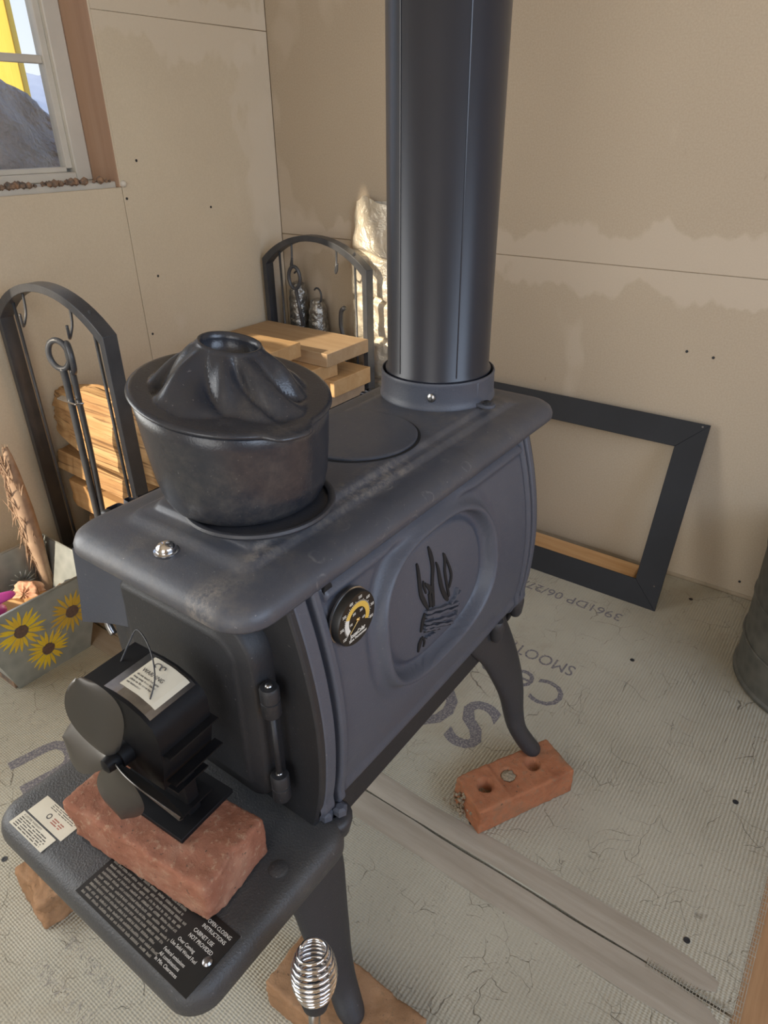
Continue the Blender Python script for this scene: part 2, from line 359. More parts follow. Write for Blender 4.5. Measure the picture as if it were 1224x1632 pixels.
def prism(bm, poly, d0, d1, plane='XY'):
    def P(a, b, d): return {'XY': (a, b, d), 'XZ': (a, d, b), 'YZ': (d, a, b)}[plane]
    loft(bm, [[P(a, b, d0) for a, b in poly], [P(a, b, d1) for a, b in poly]]); return bm
def rrect(x0, x1, y0, y1, r, n=8):
    rl, rr_ = r if isinstance(r, tuple) else (r, r); out = []
    for cx, cy, a0, r in ((x1-rr_, y1-rr_, 0, rr_), (x0+rl, y1-rl, pi/2, rl), (x0+rl, y0+rl, pi, rl), (x1-rr_, y0+rr_, 3*pi/2, rr_)):
        for k in range(n+1):
            a = a0+pi/2*k/n; out.append((cx+r*cos(a), cy+r*sin(a)))
    return out
def strip2(pts, wds):
    """outline of a tapering stroke in 2-D"""
    L, Rr = [], []
    for i, (a, b) in enumerate(pts):
        p, q = pts[max(i-1, 0)], pts[min(i+1, len(pts)-1)]
        dx, dy = q[0]-p[0], q[1]-p[1]; l = sqrt(dx*dx+dy*dy) or 1; nx, ny = -dy/l, dx/l
        L.append((a+nx*wds[i]/2, b+ny*wds[i]/2)); Rr.append((a-nx*wds[i]/2, b-ny*wds[i]/2))
    return L+Rr[::-1]
def smoothpath(P, k=4):
    out = []
    for i in range(len(P)-1):
        p0, p1, p2, p3 = P[max(i-1, 0)], P[i], P[i+1], P[min(i+2, len(P)-1)]
        for j in range(k):
            t = j/k
            out.append(tuple(.5*((2*p1[c])+(-p0[c]+p2[c])*t+(2*p0[c]-5*p1[c]+4*p2[c]-p3[c])*t*t+(-p0[c]+3*p1[c]-3*p2[c]+p3[c])*t**3) for c in range(len(p1))))
    out.append(tuple(P[-1])); return out
def text(name, body, size, mat, parent, loc, rot, align='LEFT', ext=.0002, sx=1.0, kind=None, label=None, bold=0):
    cu = bpy.data.curves.new(name, 'FONT'); cu.body = body; cu.size = size; cu.extrude = ext; cu.align_x = align; cu.offset = bold
    cu.resolution_u = 3
    o = bpy.data.objects.new(name, cu); COL.objects.link(o); cu.materials.append(MT[mat])
    o.parent = parent; o.location = Vector(loc)-wloc(parent); o.rotation_euler = rot; o.scale = (sx, 1, 1)
    me = bpy.data.meshes.new_from_object(o); bpy.data.objects.remove(o)
    o = bpy.data.objects.new(name, me); COL.objects.link(o)
    o.parent = parent; o.location = Vector(loc)-wloc(parent); o.rotation_euler = rot; o.scale = (sx, 1, 1)
    if kind: o['kind'] = kind
    if label: o['label'] = label
    return o
def nz(p, s, seed=0): return noise.noise(Vector((p[0]*s+seed, p[1]*s-seed, p[2]*s+seed*.3)))

# ================================================================== SETTING
XL, YB = -1.64, 1.70
fl = obj('floor', box(B(), XL-.1, 1.6, -1.8, YB+.1, -.08, -.012), 'ply', None); tagit(fl, kind='structure')
for (x0, x1, y0, y1) in ((XL, .095, -1.7, .6625), (XL, .0975, .6675, YB)):
    obj('cement_board', box(B(), x0, x1, y0, y1, -.012, 0.0), 'cement', fl, bevel=.0015, bseg=1)
for k, (yc, wd, xe) in enumerate(((.6370, .050, .082), (.6905, .042, .071))):
    bm = B(); n = 120; rows = []
    for i in range(n+1):
        x = XL+.01+(xe-XL-.01)*i/n
        a = yc-wd/2+.004*nz((x, 0, 0), 9, k)-.002; b = yc+wd/2+.005*nz((x, 3, 0), 8, k+4); e_ = max(0, (x-(xe-.06))/.06); a += e_*e_*.014*(1+nz((x, 1, 0), 60)); b -= e_*e_*.012*(1+nz((x, 5, 0), 70))
        rows.append([bm.verts.new((x, a+(b-a)*j/6, .0006+.0011*sin(pi*j/6)+.0009*nz((x, j*.35, 0), 26, k)+(.0006 if 0 < j < 6 else 0))) for j in range(7)])
    for r, s in zip(rows, rows[1:]):
        for j in range(6): bm.faces.new((r[j], s[j], s[j+1], r[j+1]))
    obj('joint_tape', bm, 'tape', fl, True)
# glass-fibre mesh fraying from the board edge and the open joint
bm = B()
for i in range(120):
    y = .45+.9*i/120; l = random.uniform(.004, .011)
    box(bm, .092, .0975+l, y, y+.0007, -.0005, .0006)
for j in range(3): box(bm, .0985+j*.0035, .0993+j*.0035, .45, 1.33, -.0004, .0004)
for i in range(24):
    x = -.02+.11*i/24; box(bm, x, x+.0008, .657, .674, .0015, .0021)
for j in range(3): box(bm, -.02, .095, .659+j*.005, .6598+j*.005, .0014, .002)
obj('mesh_fringe', bm, 'fibre', fl)['kind'] = 'stuff'
for (x, y) in ((-.254, 1.301), (.023, 1.033), (-.354, .621), (-.344, .719), (.018, .732), (.026, .621), (-.208, 1.618), (-.60, 1.46), (-1.25, .25), (-.95, .2)):
    bm = lathe(B(), [(.0015, 0), (.005, .0002), (.005, .0009), (.0025, .0008), (.002, .0002)], (x, y, .0), n=14)
    obj('floor_screw', bm, 'iron_dark', fl)
# printing on the cement board, upside-down from here
RZ = (0, 0, pi)
text('board_printing', '3961DP 06/27/23 E', .044, 'floor_ink', fl, (-.325, 1.452, .0002), RZ, sx=1.0)
text('board_printing', 'SMOOTH SIDE', .050, 'floor_ink', fl, (-.346, 1.203, .0002), RZ, sx=.84)
text('board_printing', 'Cement', .112, 'floor_ink', fl, (-.330, 1.128, .0002), RZ, sx=.93)
text('board_printing', 'SG', .19, 'floor_ink', fl, (-.415, .985, .0002), RZ, sx=.95, bold=.003)
text('board_printing', 'U', .15, 'floor_ink', fl, (-1.02, .39, .0002), (0, 0, pi*.93), sx=1, bold=.004)
text('board_printing', 'CEM', .05, 'faint_ink', fl, (-1.12, .27, .0002), (0, 0, pi), sx=1)
text('board_printing', 'CEMENT BOARD', .029, 'faint_ink', fl, (-.575, .150, .0002), (0, 0, pi), sx=.8)
text('board_printing', 'ROUGH SIDE', .026, 'faint_ink', fl, (-.62, .195, .0002), (0, 0, pi), sx=.8)
# walls
wb = obj('wall_back', box(B(), XL-.1, 1.6, YB+.0032, YB+.12, -.08, 2.3), 'joint', None); tagit(wb, kind='structure')
for (x0, x1, z0, z1) in ((XL, .62, .010, .7794), (XL, .62, .7806, 2.0), (.6215, 1.5, .010, .7794), (.6215, 1.5, .7806, 2.0), (XL, 1.5, 2.0015, 2.25)):
    obj('drywall_sheet', box(B(), x0, x1, YB, YB+.0031, z0, z1), 'wall_back', wb, bevel=.0012, bseg=1)
wl_ = B()
# left wall with two window openings: seen window y .30..1.135 z .948..1.95 ; off-frame window y -.55..0.18
def wallx(bm, xa, xb):
    for (y0, y1, z0, z1) in WL: box(bm, xa, xb, y0, y1, z0, z1)
WL = ((-1.7, -1.2, -.08, 2.3), (-1.2, .25, -.08, .42), (-1.2, .25, 1.80, 2.3), (.25, 1.137, -.08, .945), (.25, .70, .945, 2.3), (.70, 1.137, 1.95, 2.3), (1.137, YB+.1, -.08, 2.3))
wallx(wl_, XL-.13, XL-.0032); wl = obj('wall_left', wl_, 'joint', None); tagit(wl, kind='structure')
for rects in (((-1.7, -1.2, .01, 2.25),), ((-1.2, .25, .01, .42),), ((-1.2, .25, 1.80, 2.25),), ((.25, 1.1413, .010, .948),), ((.25, .70, .95, 2.25),),
              ((.70, 1.135, 1.95, 2.25),), ((1.1426, YB-.001, .010, 1.3096),), ((1.1426, YB-.001, 1.3106, 2.25), (1.137, 1.1426, .95, 2.25))):
    bm = B()
    for (y0, y1, z0, z1) in rects: box(bm, XL-.0031, XL, y0, y1, z0, z1)
    obj('drywall_sheet', bm, 'wall_left', wl, bevel=.0012, bseg=1)
for (y, z) in ((1.205, .725), (1.156, .578), (1.15, .921), (1.197, 1.005), (1.30, .50), (1.42, .88)):
    obj('drywall_screw', lathe(B(), [(.0018, .0), (.0034, .0002), (.0034, .0008), (.001, .0009)], (XL, y, z), 'X', 12), 'iron_dark', wl)
for (x, z) in ((-.118, .045), (-.36, .605), (-1.04, .935), (-.30, .60)):
    bm = lathe(B(), [(.0018, .0), (.0034, -.0002), (.0034, -.0008), (.001, -.0009)], (x, YB, z), 'Y', 12)
    obj('drywall_screw', bm, 'iron_dark', wb)
# right and front walls (behind the camera) with a window and a doorway
bm = B()
for (y0, y1, z0, z1) in ((-1.7, -.75, -.08, 2.3), (-.75, 1.15, -.08, .9), (-.75, 1.15, 2.0, 2.3), (1.15, 1.8, -.08, 2.3)): box(bm, 1.5, 1.6, y0, y1, z0, z1)
tagit(obj('wall_right', bm, 'plain_wall'), kind='structure')
bm = B()
for (x0, x1, z0, z1) in ((-1.75, -.35, -.08, 2.3), (-.35, .75, 2.1, 2.3), (.75, 1.6, -.08, 2.3)): box(bm, x0, x1, -1.8, -1.7, z0, z1)
tagit(obj('wall_front', bm, 'plain_wall'), kind='structure')
tagit(obj('ceiling', box(B(), -1.8, 1.6, -1.8, 1.82, 2.25, 2.35), 'plain_wall'), kind='structure')
# window in the left wall
wn = obj('window_1', (lambda bm: (box(bm, -1.80, -1.745, 1.092, 1.135, .962, 1.95), box(bm, -1.80, -1.745, .70, .742, .962, 1.95),
     box(bm, -1.80, -1.745, .742, 1.092, .962, .982), box(bm, -1.80, -1.745, .742, 1.092, 1.91, 1.95), bm)[-1])(B()), 'vinyl', None, bevel=.003)
tagit(wn, kind='structure')
bm = B(); box(bm, -1.785, -1.757, 1.075, 1.092, .990, 1.905); box(bm, -1.785, -1.757, .742, .760, .990, 1.905); box(bm, -1.785, -1.757, .76, 1.075, .982, .994); box(bm, -1.785, -1.757, .76, 1.075, 1.895, 1.908)
obj('sash', bm, 'vinyl', wn, bevel=.002)
obj('mullion', box(B(), -1.778, -1.764, .76, 1.075, 1.209, 1.226), 'vinyl', wn, bevel=.002)
for z0, z1 in ((.994, 1.209), (1.226, 1.895)): obj('pane', box(B(), -1.773, -1.770, .76, 1.075, z0, z1), 'glass', wn)
obj('window_jamb', box(B(), -1.80, XL-.001, 1.1355, 1.1425, .948, 1.95), 'jamb', wn, bevel=.001)
bm = B(); bmesh.ops.create_icosphere(bm, subdivisions=3, radius=.0085, matrix=Matrix.Translation((-1.640, 1.147, .955))); obj('putty_lump', bm, 'vinyl', wn, True)
obj('window_sill', box(B(), -1.80, XL-.013, .70, 1.135, .935, .9615), 'vinyl', wn, bevel=.002)
bm = B()
for i in range(130):
    y = random.uniform(.70, 1.12); x = random.uniform(-1.668, -1.643); s = random.choice((.003, .004, .006, .009))*random.uniform(.7, 1.1)
    mm = Matrix.Translation((x, y, .9615+s*.5)) @ Matrix.Rotation(random.random()*6, 4, 'Z') @ Matrix.Scale(s, 4)
    bmesh.ops.create_icosphere(bm, subdivisions=1, radius=1, matrix=mm)
o = obj('sill_debris', bm, 'soil', wn); o['kind'] = 'stuff'
tagit(obj('sun_blocker_1', box(B(), -2.02, -1.771, .630, .672, -.35, 2.4), 'orange_post', None), kind='structure')  # unseen board added to keep the sun off the visible window
# ---------------------------------------------------------------- outdoors
g = obj('ground_outside', box(B(), -60, -1.9, -30, 60, -.5, -.35), 'snow'); tagit(g, kind='structure')
bm = B(); n = 60; V = []
for i in range(n+1):
    y = -10+75*i/n; h = 5.2+1.6*nz((y, 0, 0), .12, 2)+.5*nz((y, 0, 0), .6)
    V.append([bm.verts.new(p) for p in ((-40, y, -.4), (-43, y, h*.55), (-48, y, h), (-55, y, -.4))])
for a, b in zip(V, V[1:]):
    for k in range(3): bm.faces.new((a[k], b[k], b[k+1], a[k+1]))
tagit(obj('hill_outside', bm, 'hill', smooth=True), kind='structure')
def rotc_(bm, ang, c):
    bmesh.ops.rotate(bm, verts=bm.verts, cent=Vector((*c, 0)), matrix=Matrix.Rotation(ang, 3, 'Z')); return bm
t = thing('porch_post', (-2.25, 1.26, -.35), 'bright yellow new lumber post standing outside the window', 'post')
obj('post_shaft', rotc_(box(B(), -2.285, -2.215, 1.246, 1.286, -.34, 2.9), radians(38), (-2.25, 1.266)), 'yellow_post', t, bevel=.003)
obj('post_base', box(B(), -2.29, -2.21, 1.22, 1.31, -.35, -.33), 'steel', t)
t = thing('porch_brace', (-2.5, 1.27, -.35), 'orange brown lumber post behind the yellow post', 'post')
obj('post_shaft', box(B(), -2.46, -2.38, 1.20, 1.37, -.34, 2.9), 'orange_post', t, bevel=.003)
obj('post_base', box(B(), -2.48, -2.36, 1.18, 1.39, -.35, -.33), 'steel', t)
bm = B(); bmesh.ops.create_icosphere(bm, subdivisions=5, radius=1)
for v in bm.verts:
    c = v.co.copy(); k = 1+.10*nz(c, 2.1, 3)+.05*nz(c, 6, 1); v.co = Vector((-2.02+.19*c.x*k, .93+.40*c.y*k, .78+.44*c.z*k if c.z > 0 else .78+1.12*c.z))
t = obj('wrapped_bundle', bm, 'tarp', smooth=True, loc=(-2.02, .93, -.35)); tagit(t, 'grey plastic wrapped bundle piled outside against the window', 'bundle')
for k, (a, b, nm) in enumerate((((-2.9, 1.80, .75), (-2.9, 2.02, 1.30), 'thin leaning branch outside the window, nearer the yellow post'), ((-2.9, 1.86, .70), (-2.9, 2.03, 1.10), 'short leaning branch outside the window, close to the jamb'))):
    a = (a[0], a[1]-.45, -.35); pts = smoothpath([a, tuple((Vector(a)+Vector(b))/2+Vector((0, .02, 0))), b], 5)
    tagit(obj('branch', tube(B(), pts, [.02-.0011*i for i in range(len(pts))], 8), 'orange_post', smooth=True, loc=a), nm, 'branch')
t = thing('pine_tree', (-7, 6.2, -.35), 'dark sparse pine twigs against the sky outside', 'tree')
obj('trunk', tube(B(), [(-7, 6.2, -.35), (-7, 6.25, 2), (-7, 6.3, 5)], [.12, .1, .04], 8), 'bark', t, True)
bm = B()
for i in range(26):
    z = 2.0+i*.1; a = random.uniform(0, 6.28); l = random.uniform(.6, 1.3)
    p = Vector((-7, 6.25, z)); q = p+Vector((cos(a)*l, sin(a)*l, -.12*l)); tube(bm, [p, (p+q)/2+Vector((0, 0, .05)), q], [.02, .012, .004], 5)
    for k in range(16):
        u = p.lerp(q, .25+.047*k); d = Vector((random.uniform(-1, 1), random.uniform(-1, 1), random.uniform(-.4, .8))).normalized()*.16
        tube(bm, [u, u+d], [.006, .002], 3)
obj('twigs', bm, 'bark', t)['kind'] = 'stuff'

# ================================================================== STOVE
XC, Z0 = -.535, .057
ST = thing('wood_stove', (XC, .62, Z0), 'black cast iron box wood stove with flame emblem on curved legs', 'stove')
def hw(z):   # half width of the bulging body at height z
    T = ((.29, .134), (.31, .142), (.345, .153), (.385, .164), (.43, .172), (.50, .1755), (.56, .171), (.62, .160), (.67, .1465), (.70, .138), (.73, .13))
    for k in range(1, len(T)-2):
        if z <= T[k+1][0] or k == len(T)-3:
            (z0, a), (z1, b) = T[k], T[k+1]; t_ = (z-z0)/(z1-z0)
            m0 = (b-T[k-1][1])/(z1-T[k-1][0])*(z1-z0); m1 = (T[k+2][1]-a)/(T[k+2][0]-z0)*(z1-z0)
            return (2*t_**3-3*t_**2+1)*a+(t_**3-2*t_**2+t_)*m0+(-2*t_**3+3*t_**2)*b+(t_**3-t_**2)*m1
# top plate: nested rounded rectangles
prof = [(.012, .667), (.003, .667), (.0, .671), (.0, .678), (.003, .6855), (.009, .6905), (.020, .6945), (.034, .6965), (.043, .697), (.048, .6985), (.0505, .702), (.055, .7035), (.061, .704), (.0635, .706), (.0655, .7095), (.069, .711), (.075, .7115)]
rings = []
for ins, z in prof:
    x0, x1, y0, y1 = -.669+ins, -.381-ins, .305+ins, .999-ins
    if ins > .04: y0 += .016*min(1, (ins-.04)/.02); y1 -= .045*min(1, (ins-.04)/.02)
    rings.append([(x, y, z-(.010*max(0, (x+.50)/.124)**2.5 if ins < .03 else 0)*0) for x, y in rrect(x0, x1, y0, y1, (max(.040-ins*.45, .015), max(.042-ins*.55, .012)), 8)])
bm = B(); loft(bm, rings); obj('top_plate', bm, 'iron_top', ST, True, autosm=55)
def disc_lid(c, r, z0, name, seat):
    bm = lathe(B(), [(r*.98, -.004), (r, -.001), (r, .0022), (r-.0015, .0034), (r-.004, .0036), (r*.55, .0034)], (*c, z0), n=64)
    return obj(name, bm, 'iron_top', ST, True, autosm=40)
for cy, lr in ((.663, .083), (.458, .070)):
    obj('lid_ring', lathe(B(), [(lr+.0035, .0), (lr+.0035, .0006), (lr, .0008), (lr, .0)], (-.532, cy, .7115), n=64), 'slot', ST)
    disc_lid((-.532, cy), lr-.0005, .7122, 'cook_lid', None)
# pot seat ring standing proud around the pot foot
# collar
bm = lathe(B(), [(.0885, 0), (.0885, .003), (.0872, .005), (.0868, .012), (.0860, .034), (.0868, .037), (.0860, .0395), (.0845, .040), (.082, .037), (.082, .010)], (-.536, .873, .7115), n=72, cap0=False, cap1=False)
cl = obj('flue_collar', bm, 'iron_side', ST, True, autosm=50)
bm = lathe(B(), [(.0065, 0), (.0065, .003), (.004, .005), (.0015, .005)], (-.536+.0865*.45, .873-.0865*.893, .732), 'Y', 16)
for v in bm.verts: v.co.y = 2*(.873-.0865*.893)-v.co.y
obj('collar_screw', bm, 'steel', cl, True, autosm=40)
bm = B(); prism(bm, rrect(-.460, -.428, .846, .868, .010, 6), .7115, .7165); obj('collar_lug', bm, 'iron_side', cl, bevel=.001)
obj('lug_bolt', lathe(B(), [(.006, 0), (.006, .003), (.003, .0045)], (-.440, .857, .7165), n=6), 'iron_dark', cl)
bm = B(); box(bm, -.462, -.452, .848, .858, .7115, .749); obj('collar_boss', bm, 'iron_side', cl, bevel=.003)
# chrome acorn nut on top front
bm = lathe(B(), [(.013, 0), (.013, .0015), (.0105, .002), (.0105, .005), (.0095, .0075), (.006, .010), (.002, .011)], (-.527, .343, .6968), n=20)
obj('acorn_nut', bm, 'chrome', ST, True, autosm=35)
# side panels as relief surfaces
def side_relief(y, z):
    d = 0
    # raised moulding lines along the top and the bottom
    if .416 < y < .858: d += .006*math.exp(-((z-.657)/.006)**2)-.003*max(0,min(1,(z-.66)/.01))
    e = (z-.372-.006*((y-.63)/.2)**2)/.011; d += .005*math.exp(-e*e)
    d -= .012*max(0, min(1, (.357-z)/.012))
    # oval moulding
    a, b_ = (y-.6175)/.136, (z-.553)/.1; zt = .553+.10
    rr = (abs(a)**2.7+abs(b_)**2.5)**(1/2.6)
    d += .0120*math.exp(-(abs(rr-.955)/.052)**2.6)
    if rr < .915: d -= .0105*min(1, (.915-rr)/.035)
    if rr < .82: d += .0055*min(1, (.82-rr)/.05)
    if rr > 1.0: d -= .0035*math.exp(-((rr-1.09)/.05)**2)
    # ribs and slots near the ends
    for (c, w, h) in ((.383, .009, .004), (.3965, .0030, -.016), (.4045, .0045, .006), (.4115, .0020, -.005), (.862, .0024, -.012), (.868, .0035, .004), (.8745, .0022, -.012), (.884, .006, .005)):
        u = abs(y-c)/w
        if u < 1.25: d += h*(1 if u < .8 else (1.25-u)/.45)
    return d
ys = sorted(set([round(.370+.001*i, 5) for i in range(40)]+[round(.41+.003*i, 5) for i in range(149)]+[round(.856+.001*i, 5) for i in range(36)]))
zs = [.318+.0029*i for i in range(127)]
for sgn in (1, -1):
    bm = B(); V = []
    for z in zs:
        V.append([bm.verts.new((XC+sgn*(hw(z)+side_relief(y, z)), y, z)) for y in ys])
    for a, b in zip(V, V[1:]):
        for k in range(len(ys)-1): bm.faces.new((a[k], a[k+1], b[k+1], b[k]))
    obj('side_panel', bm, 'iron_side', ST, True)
# front and rear plates, base
def outline(g=0, z0=.318, z1=.684):
    zz = [z0+(z1-z0)*i/24 for i in range(25)]
    return [(XC+hw(z)+g, z) for z in zz]+[(XC-hw(z)-g, z) for z in reversed(zz)]
bm = B(); prism(bm, outline(.003), .366, .377, 'XZ'); obj('front_plate', bm, 'iron_dark', ST, bevel=.003)
bm = B(); prism(bm, outline(.003), .884, .896, 'XZ'); obj('rear_plate', bm, 'iron_dark', ST, bevel=.003)
bm = B(); prism(bm, [(XC-.150, .300), (XC+.150, .300), (XC+.143, .352), (XC-.143, .352)], .372, .888, 'XZ'); obj('ash_base', bm, 'iron_dark', ST, bevel=.004)
# vertical tie-rod slot mark and oval hole behind top-front edge
bm = B(); lathe(bm, [(.0065, -.002), (.0065, .0015)], (XC+hw(.660)+.0015, .4235, .6620), 'X', 20)
for v in bm.verts: v.co.z = .6645+(v.co.z-.6645)*1.5
obj('draft_hole', bm, 'slot', ST)
# emblem: flames and stacked logs
FL = [[(0.5785, 0.6107, 0.0035), (0.5788, 0.6033, 0.0061), (0.5778, 0.587, 0.0079), (0.5777, 0.5688, 0.009), (0.5836, 0.5534, 0.0083), (0.59, 0.5399, 0.0037)], [(0.6067, 0.6199, 0.0028), (0.6088, 0.6093, 0.0083), (0.6093, 0.5919, 0.0085), (0.6048, 0.576, 0.0074), (0.6029, 0.5631, 0.0076), (0.6016, 0.5375, 0.0067)], [(0.6174, 0.5932, 0.0023), (0.6199, 0.5837, 0.0057), (0.6211, 0.5666, 0.0088), (0.6241, 0.5505, 0.0088), (0.6309, 0.5354, 0.009), (0.6364, 0.5265, 0.004)], [(0.6357, 0.5971, 0.0024), (0.6367, 0.585, 0.006), (0.6338, 0.5724, 0.0059), (0.6353, 0.5536, 0.0056), (0.6371, 0.5428, 0.0056), (0.639, 0.5311, 0.0051)], [(0.6378, 0.5949, 0.002), (0.6454, 0.5719, 0.005), (0.6475, 0.5587, 0.0057), (0.6434, 0.5489, 0.0061), (0.6399, 0.5435, 0.0025)], [(0.5858, 0.5836, 0.0018), (0.5852, 0.577, 0.0045), (0.5884, 0.5646, 0.0028)], [(0.5886, 0.5784, 0.0037), (0.5982, 0.5658, 0.0095), (0.5958, 0.5602, 0.0057)], [(0.5949, 0.5608, 0.0065), (0.5959, 0.541, 0.0076)], [(0.5816, 0.5392, 0.0045), (0.5758, 0.5297, 0.0081), (0.571, 0.517, 0.0045)], [(0.5722, 0.5075, 0.0036), (0.568, 0.5004, 0.0099), (0.5649, 0.4888, 0.0028)], [(0.574, 0.5075, 0.0022), (0.5789, 0.4967, 0.0046), (0.5765, 0.4895, 0.0022)]]
LG = [[(0.5824, 0.5405, 0.0052), (0.6587, 0.5096, 0.006)], [(0.5818, 0.5342, 0.0048), (0.6573, 0.5027, 0.0057)], [(0.5786, 0.5266, 0.0047), (0.65, 0.4931, 0.0055)], [(0.5779, 0.5209, 0.0044), (0.6466, 0.4848, 0.0052)], [(0.5781, 0.5159, 0.0041), (0.6182, 0.4956, 0.0044)], [(0.6398, 0.5199, 0.0045), (0.6655, 0.5246, 0.0047)], [(0.5805, 0.5019, 0.0038), (0.601, 0.4968, 0.0039)], [(0.5976, 0.5266, 0.0076), (0.613, 0.518, 0.0059)], [(0.6563, 0.4903, 0.0047), (0.6601, 0.5062, 0.0047)], [(0.6536, 0.5216, 0.0043), (0.6586, 0.5338, 0.0029)]]
def onside(y, z, o=0): return XC+hw(z)+side_relief(y, z)+o
em = None
for nm, data, mt_, lo, hi, k in (('flame_emblem', FL, 'slot', -.004, .0018, .78), ('log_emblem', LG, 'iron_side', -.004, .0045, .66)):
    bm = B()
    for s in data:
        s2 = smoothpath(s, 3) if len(s) > 2 else [tuple(a+(b-a)*i/8 for a, b in zip(*s)) for i in range(9)]
        if nm == 'log_emblem': s2 = [(y, z+.0009*sin(i*2.3+s[0][1]*900), w*(1+.25*sin(i*1.7))) for i, (y, z, w) in enumerate(s2)]
        pl = strip2([(a, b) for a, b, c in s2], [c*k for a, b, c in s2])
        n = len(pl)//2; A = pl[:n]; Bq = pl[n:][::-1]
        loft(bm, [[(onside(a[0], a[1], lo), *a), (onside(a[0], a[1], hi), *a), (onside(b[0], b[1], hi), *b), (onside(b[0], b[1], lo), *b)] for a, b in zip(A, Bq)])
    obj(nm, bm, mt_, ST, False, bevel=.0006 if nm == 'log_emblem' else 0, bseg=1)
bm = B()
for s in LG[:5]:
    (a, b, w), (c, d, w2) = s
    loft(bm, [[(onside(y, z, -.003), y, z-.0055), (onside(y, z, .0006), y, z-.0055), (onside(y, z, .0006), y, z), (onside(y, z, -.003), y, z)] for y, z in ((a+(c-a)*i/6, b+(d-b)*i/6) for i in range(7))])
obj('log_recess', bm, 'slot', ST)
# door
DX0, DX1, DZ0, DZ1 = -.640, -.412, .398, .650
def doorpoly(g=0, rt=.052, rb=.03):
    out = []
    for cx, cz, a0, r in ((DX1-rt, DZ1-rt, 0, rt-g), (DX0+rt*.6, DZ1-rt*.6, pi/2, rt*.6-g), (DX0+rb, DZ0+rb, pi, rb-g), (DX1-rb, DZ0+rb, 3*pi/2, rb-g)):
        for k in range(9):
            a = a0+pi/2*k/8; out.append((cx+r*cos(a), cz+r*sin(a)))
    return out
bm = B()
rr = [[(x, y, z) for x, z in doorpoly(gg)] for gg, y in ((0, .366), (0, .346), (.002, .340), (.005, .3375), (.020, .3365), (.0235, .334), (.027, .3325), (.029, .3325))]
loft(bm, rr, True, True); door = obj('door', bm, 'iron_dark', ST, True, autosm=50)
for hz_ in (.563, .435):
    hb = lathe(B(), [(.0095, -.020), (.0105, -.018), (.0105, -.001), (.0085, 0), (.0085, .0005), (.0105, .001), (.0105, .015), (.009, .018)], (-.400, .345, hz_), n=18)
    box(hb, -.425, -.398, .344, .356, hz_-.017, hz_+.014)
    h = obj('hinge', hb, 'iron_dark', door, True, autosm=35)
obj('hinge_pin', lathe(B(), [(.0035, 0), (.0042, .001), (.0042, .002), (.002, .0035)], (-.400, .345, .581), n=14), 'steel', door, True)
obj('hinge_pin', lathe(B(), [(.0035, 0), (.0042, .001), (.0042, .002), (.002, .0035)], (-.400, .345, .453), n=14), 'steel', door, True)
obj('hinge_rod', lathe(B(), [(.0035, 0), (.0035, .09)], (-.400, .345, .450), n=10), 'iron_dark', door, True)
bm = B(); tube(bm, smoothpath([(-.640, .345, .585), (-.655, .335, .575), (-.657, .330, .555), (-.650, .33, .54)], 4), .0045, 8); box(bm, -.648, -.634, .338, .352, .575, .595)
obj('door_latch', bm, 'steel', door, True)
bm = B()
for i in range(70):
    t_ = i/70; x = -.628+.165*t_; s = random.uniform(.0007, .0022)
    bmesh.ops.create_icosphere(bm, subdivisions=1, radius=s, matrix=Matrix.Translation((x, .3415-.004*random.random(), .6515+.0015*random.random())))
obj('cement_crumbs', bm, 'ash', door)['kind'] = 'stuff'
# hanging side shield under the left front of the top plate
bm = B(); rows = []
for i in range(13):
    u = i/12; x = -.681+.085*u; y = .313+.030*u+.006*sin(pi*u)
    rows.append([(x+.022*(1-0), y, .668), (x+.012, y, .61), (x, y-.001, .556+.002*u), (x+.0015, y+.004, .556+.002*u), (x+.0135, y+.004, .61), (x+.0235, y+.004, .668)])
loft(bm, rows); obj('heat_shield', bm, 'iron_side', ST, True, autosm=40)
# hearth shelf
sp = [(.010, .326), (.003, .327), (0, .332), (0, .342), (.002, .350), (.006, .356), (.013, .3593), (.020, .360), (.03, .360)]
bm = B(); loft(bm, [[(x, y, z) for x, y in rrect(-.706+i, -.338-i, .150+i, .396-i, max(.034-i*.8, .006), 8)] for i, z in sp])
shelf = obj('hearth_shelf', bm, 'iron_shelf', ST, True, autosm=60)
obj('shelf_bolt', lathe(B(), [(.0105, 0), (.0105, .0012), (.006, .0028), (.002, .003)], (-.372, .303, .3598), n=18), 'iron_shelf', shelf, True, autosm=30)
lp = obj('rating_plate', box(B(), -.5325, -.353, .158, .228, .3598, .3608), 'label_black', shelf)
obj('plate_screw', lathe(B(), [(.005, 0), (.005, .001), (.003, .0028), (.001, .003)], (-.3615, .192, .3608), n=14), 'steel', lp, True, autosm=30)
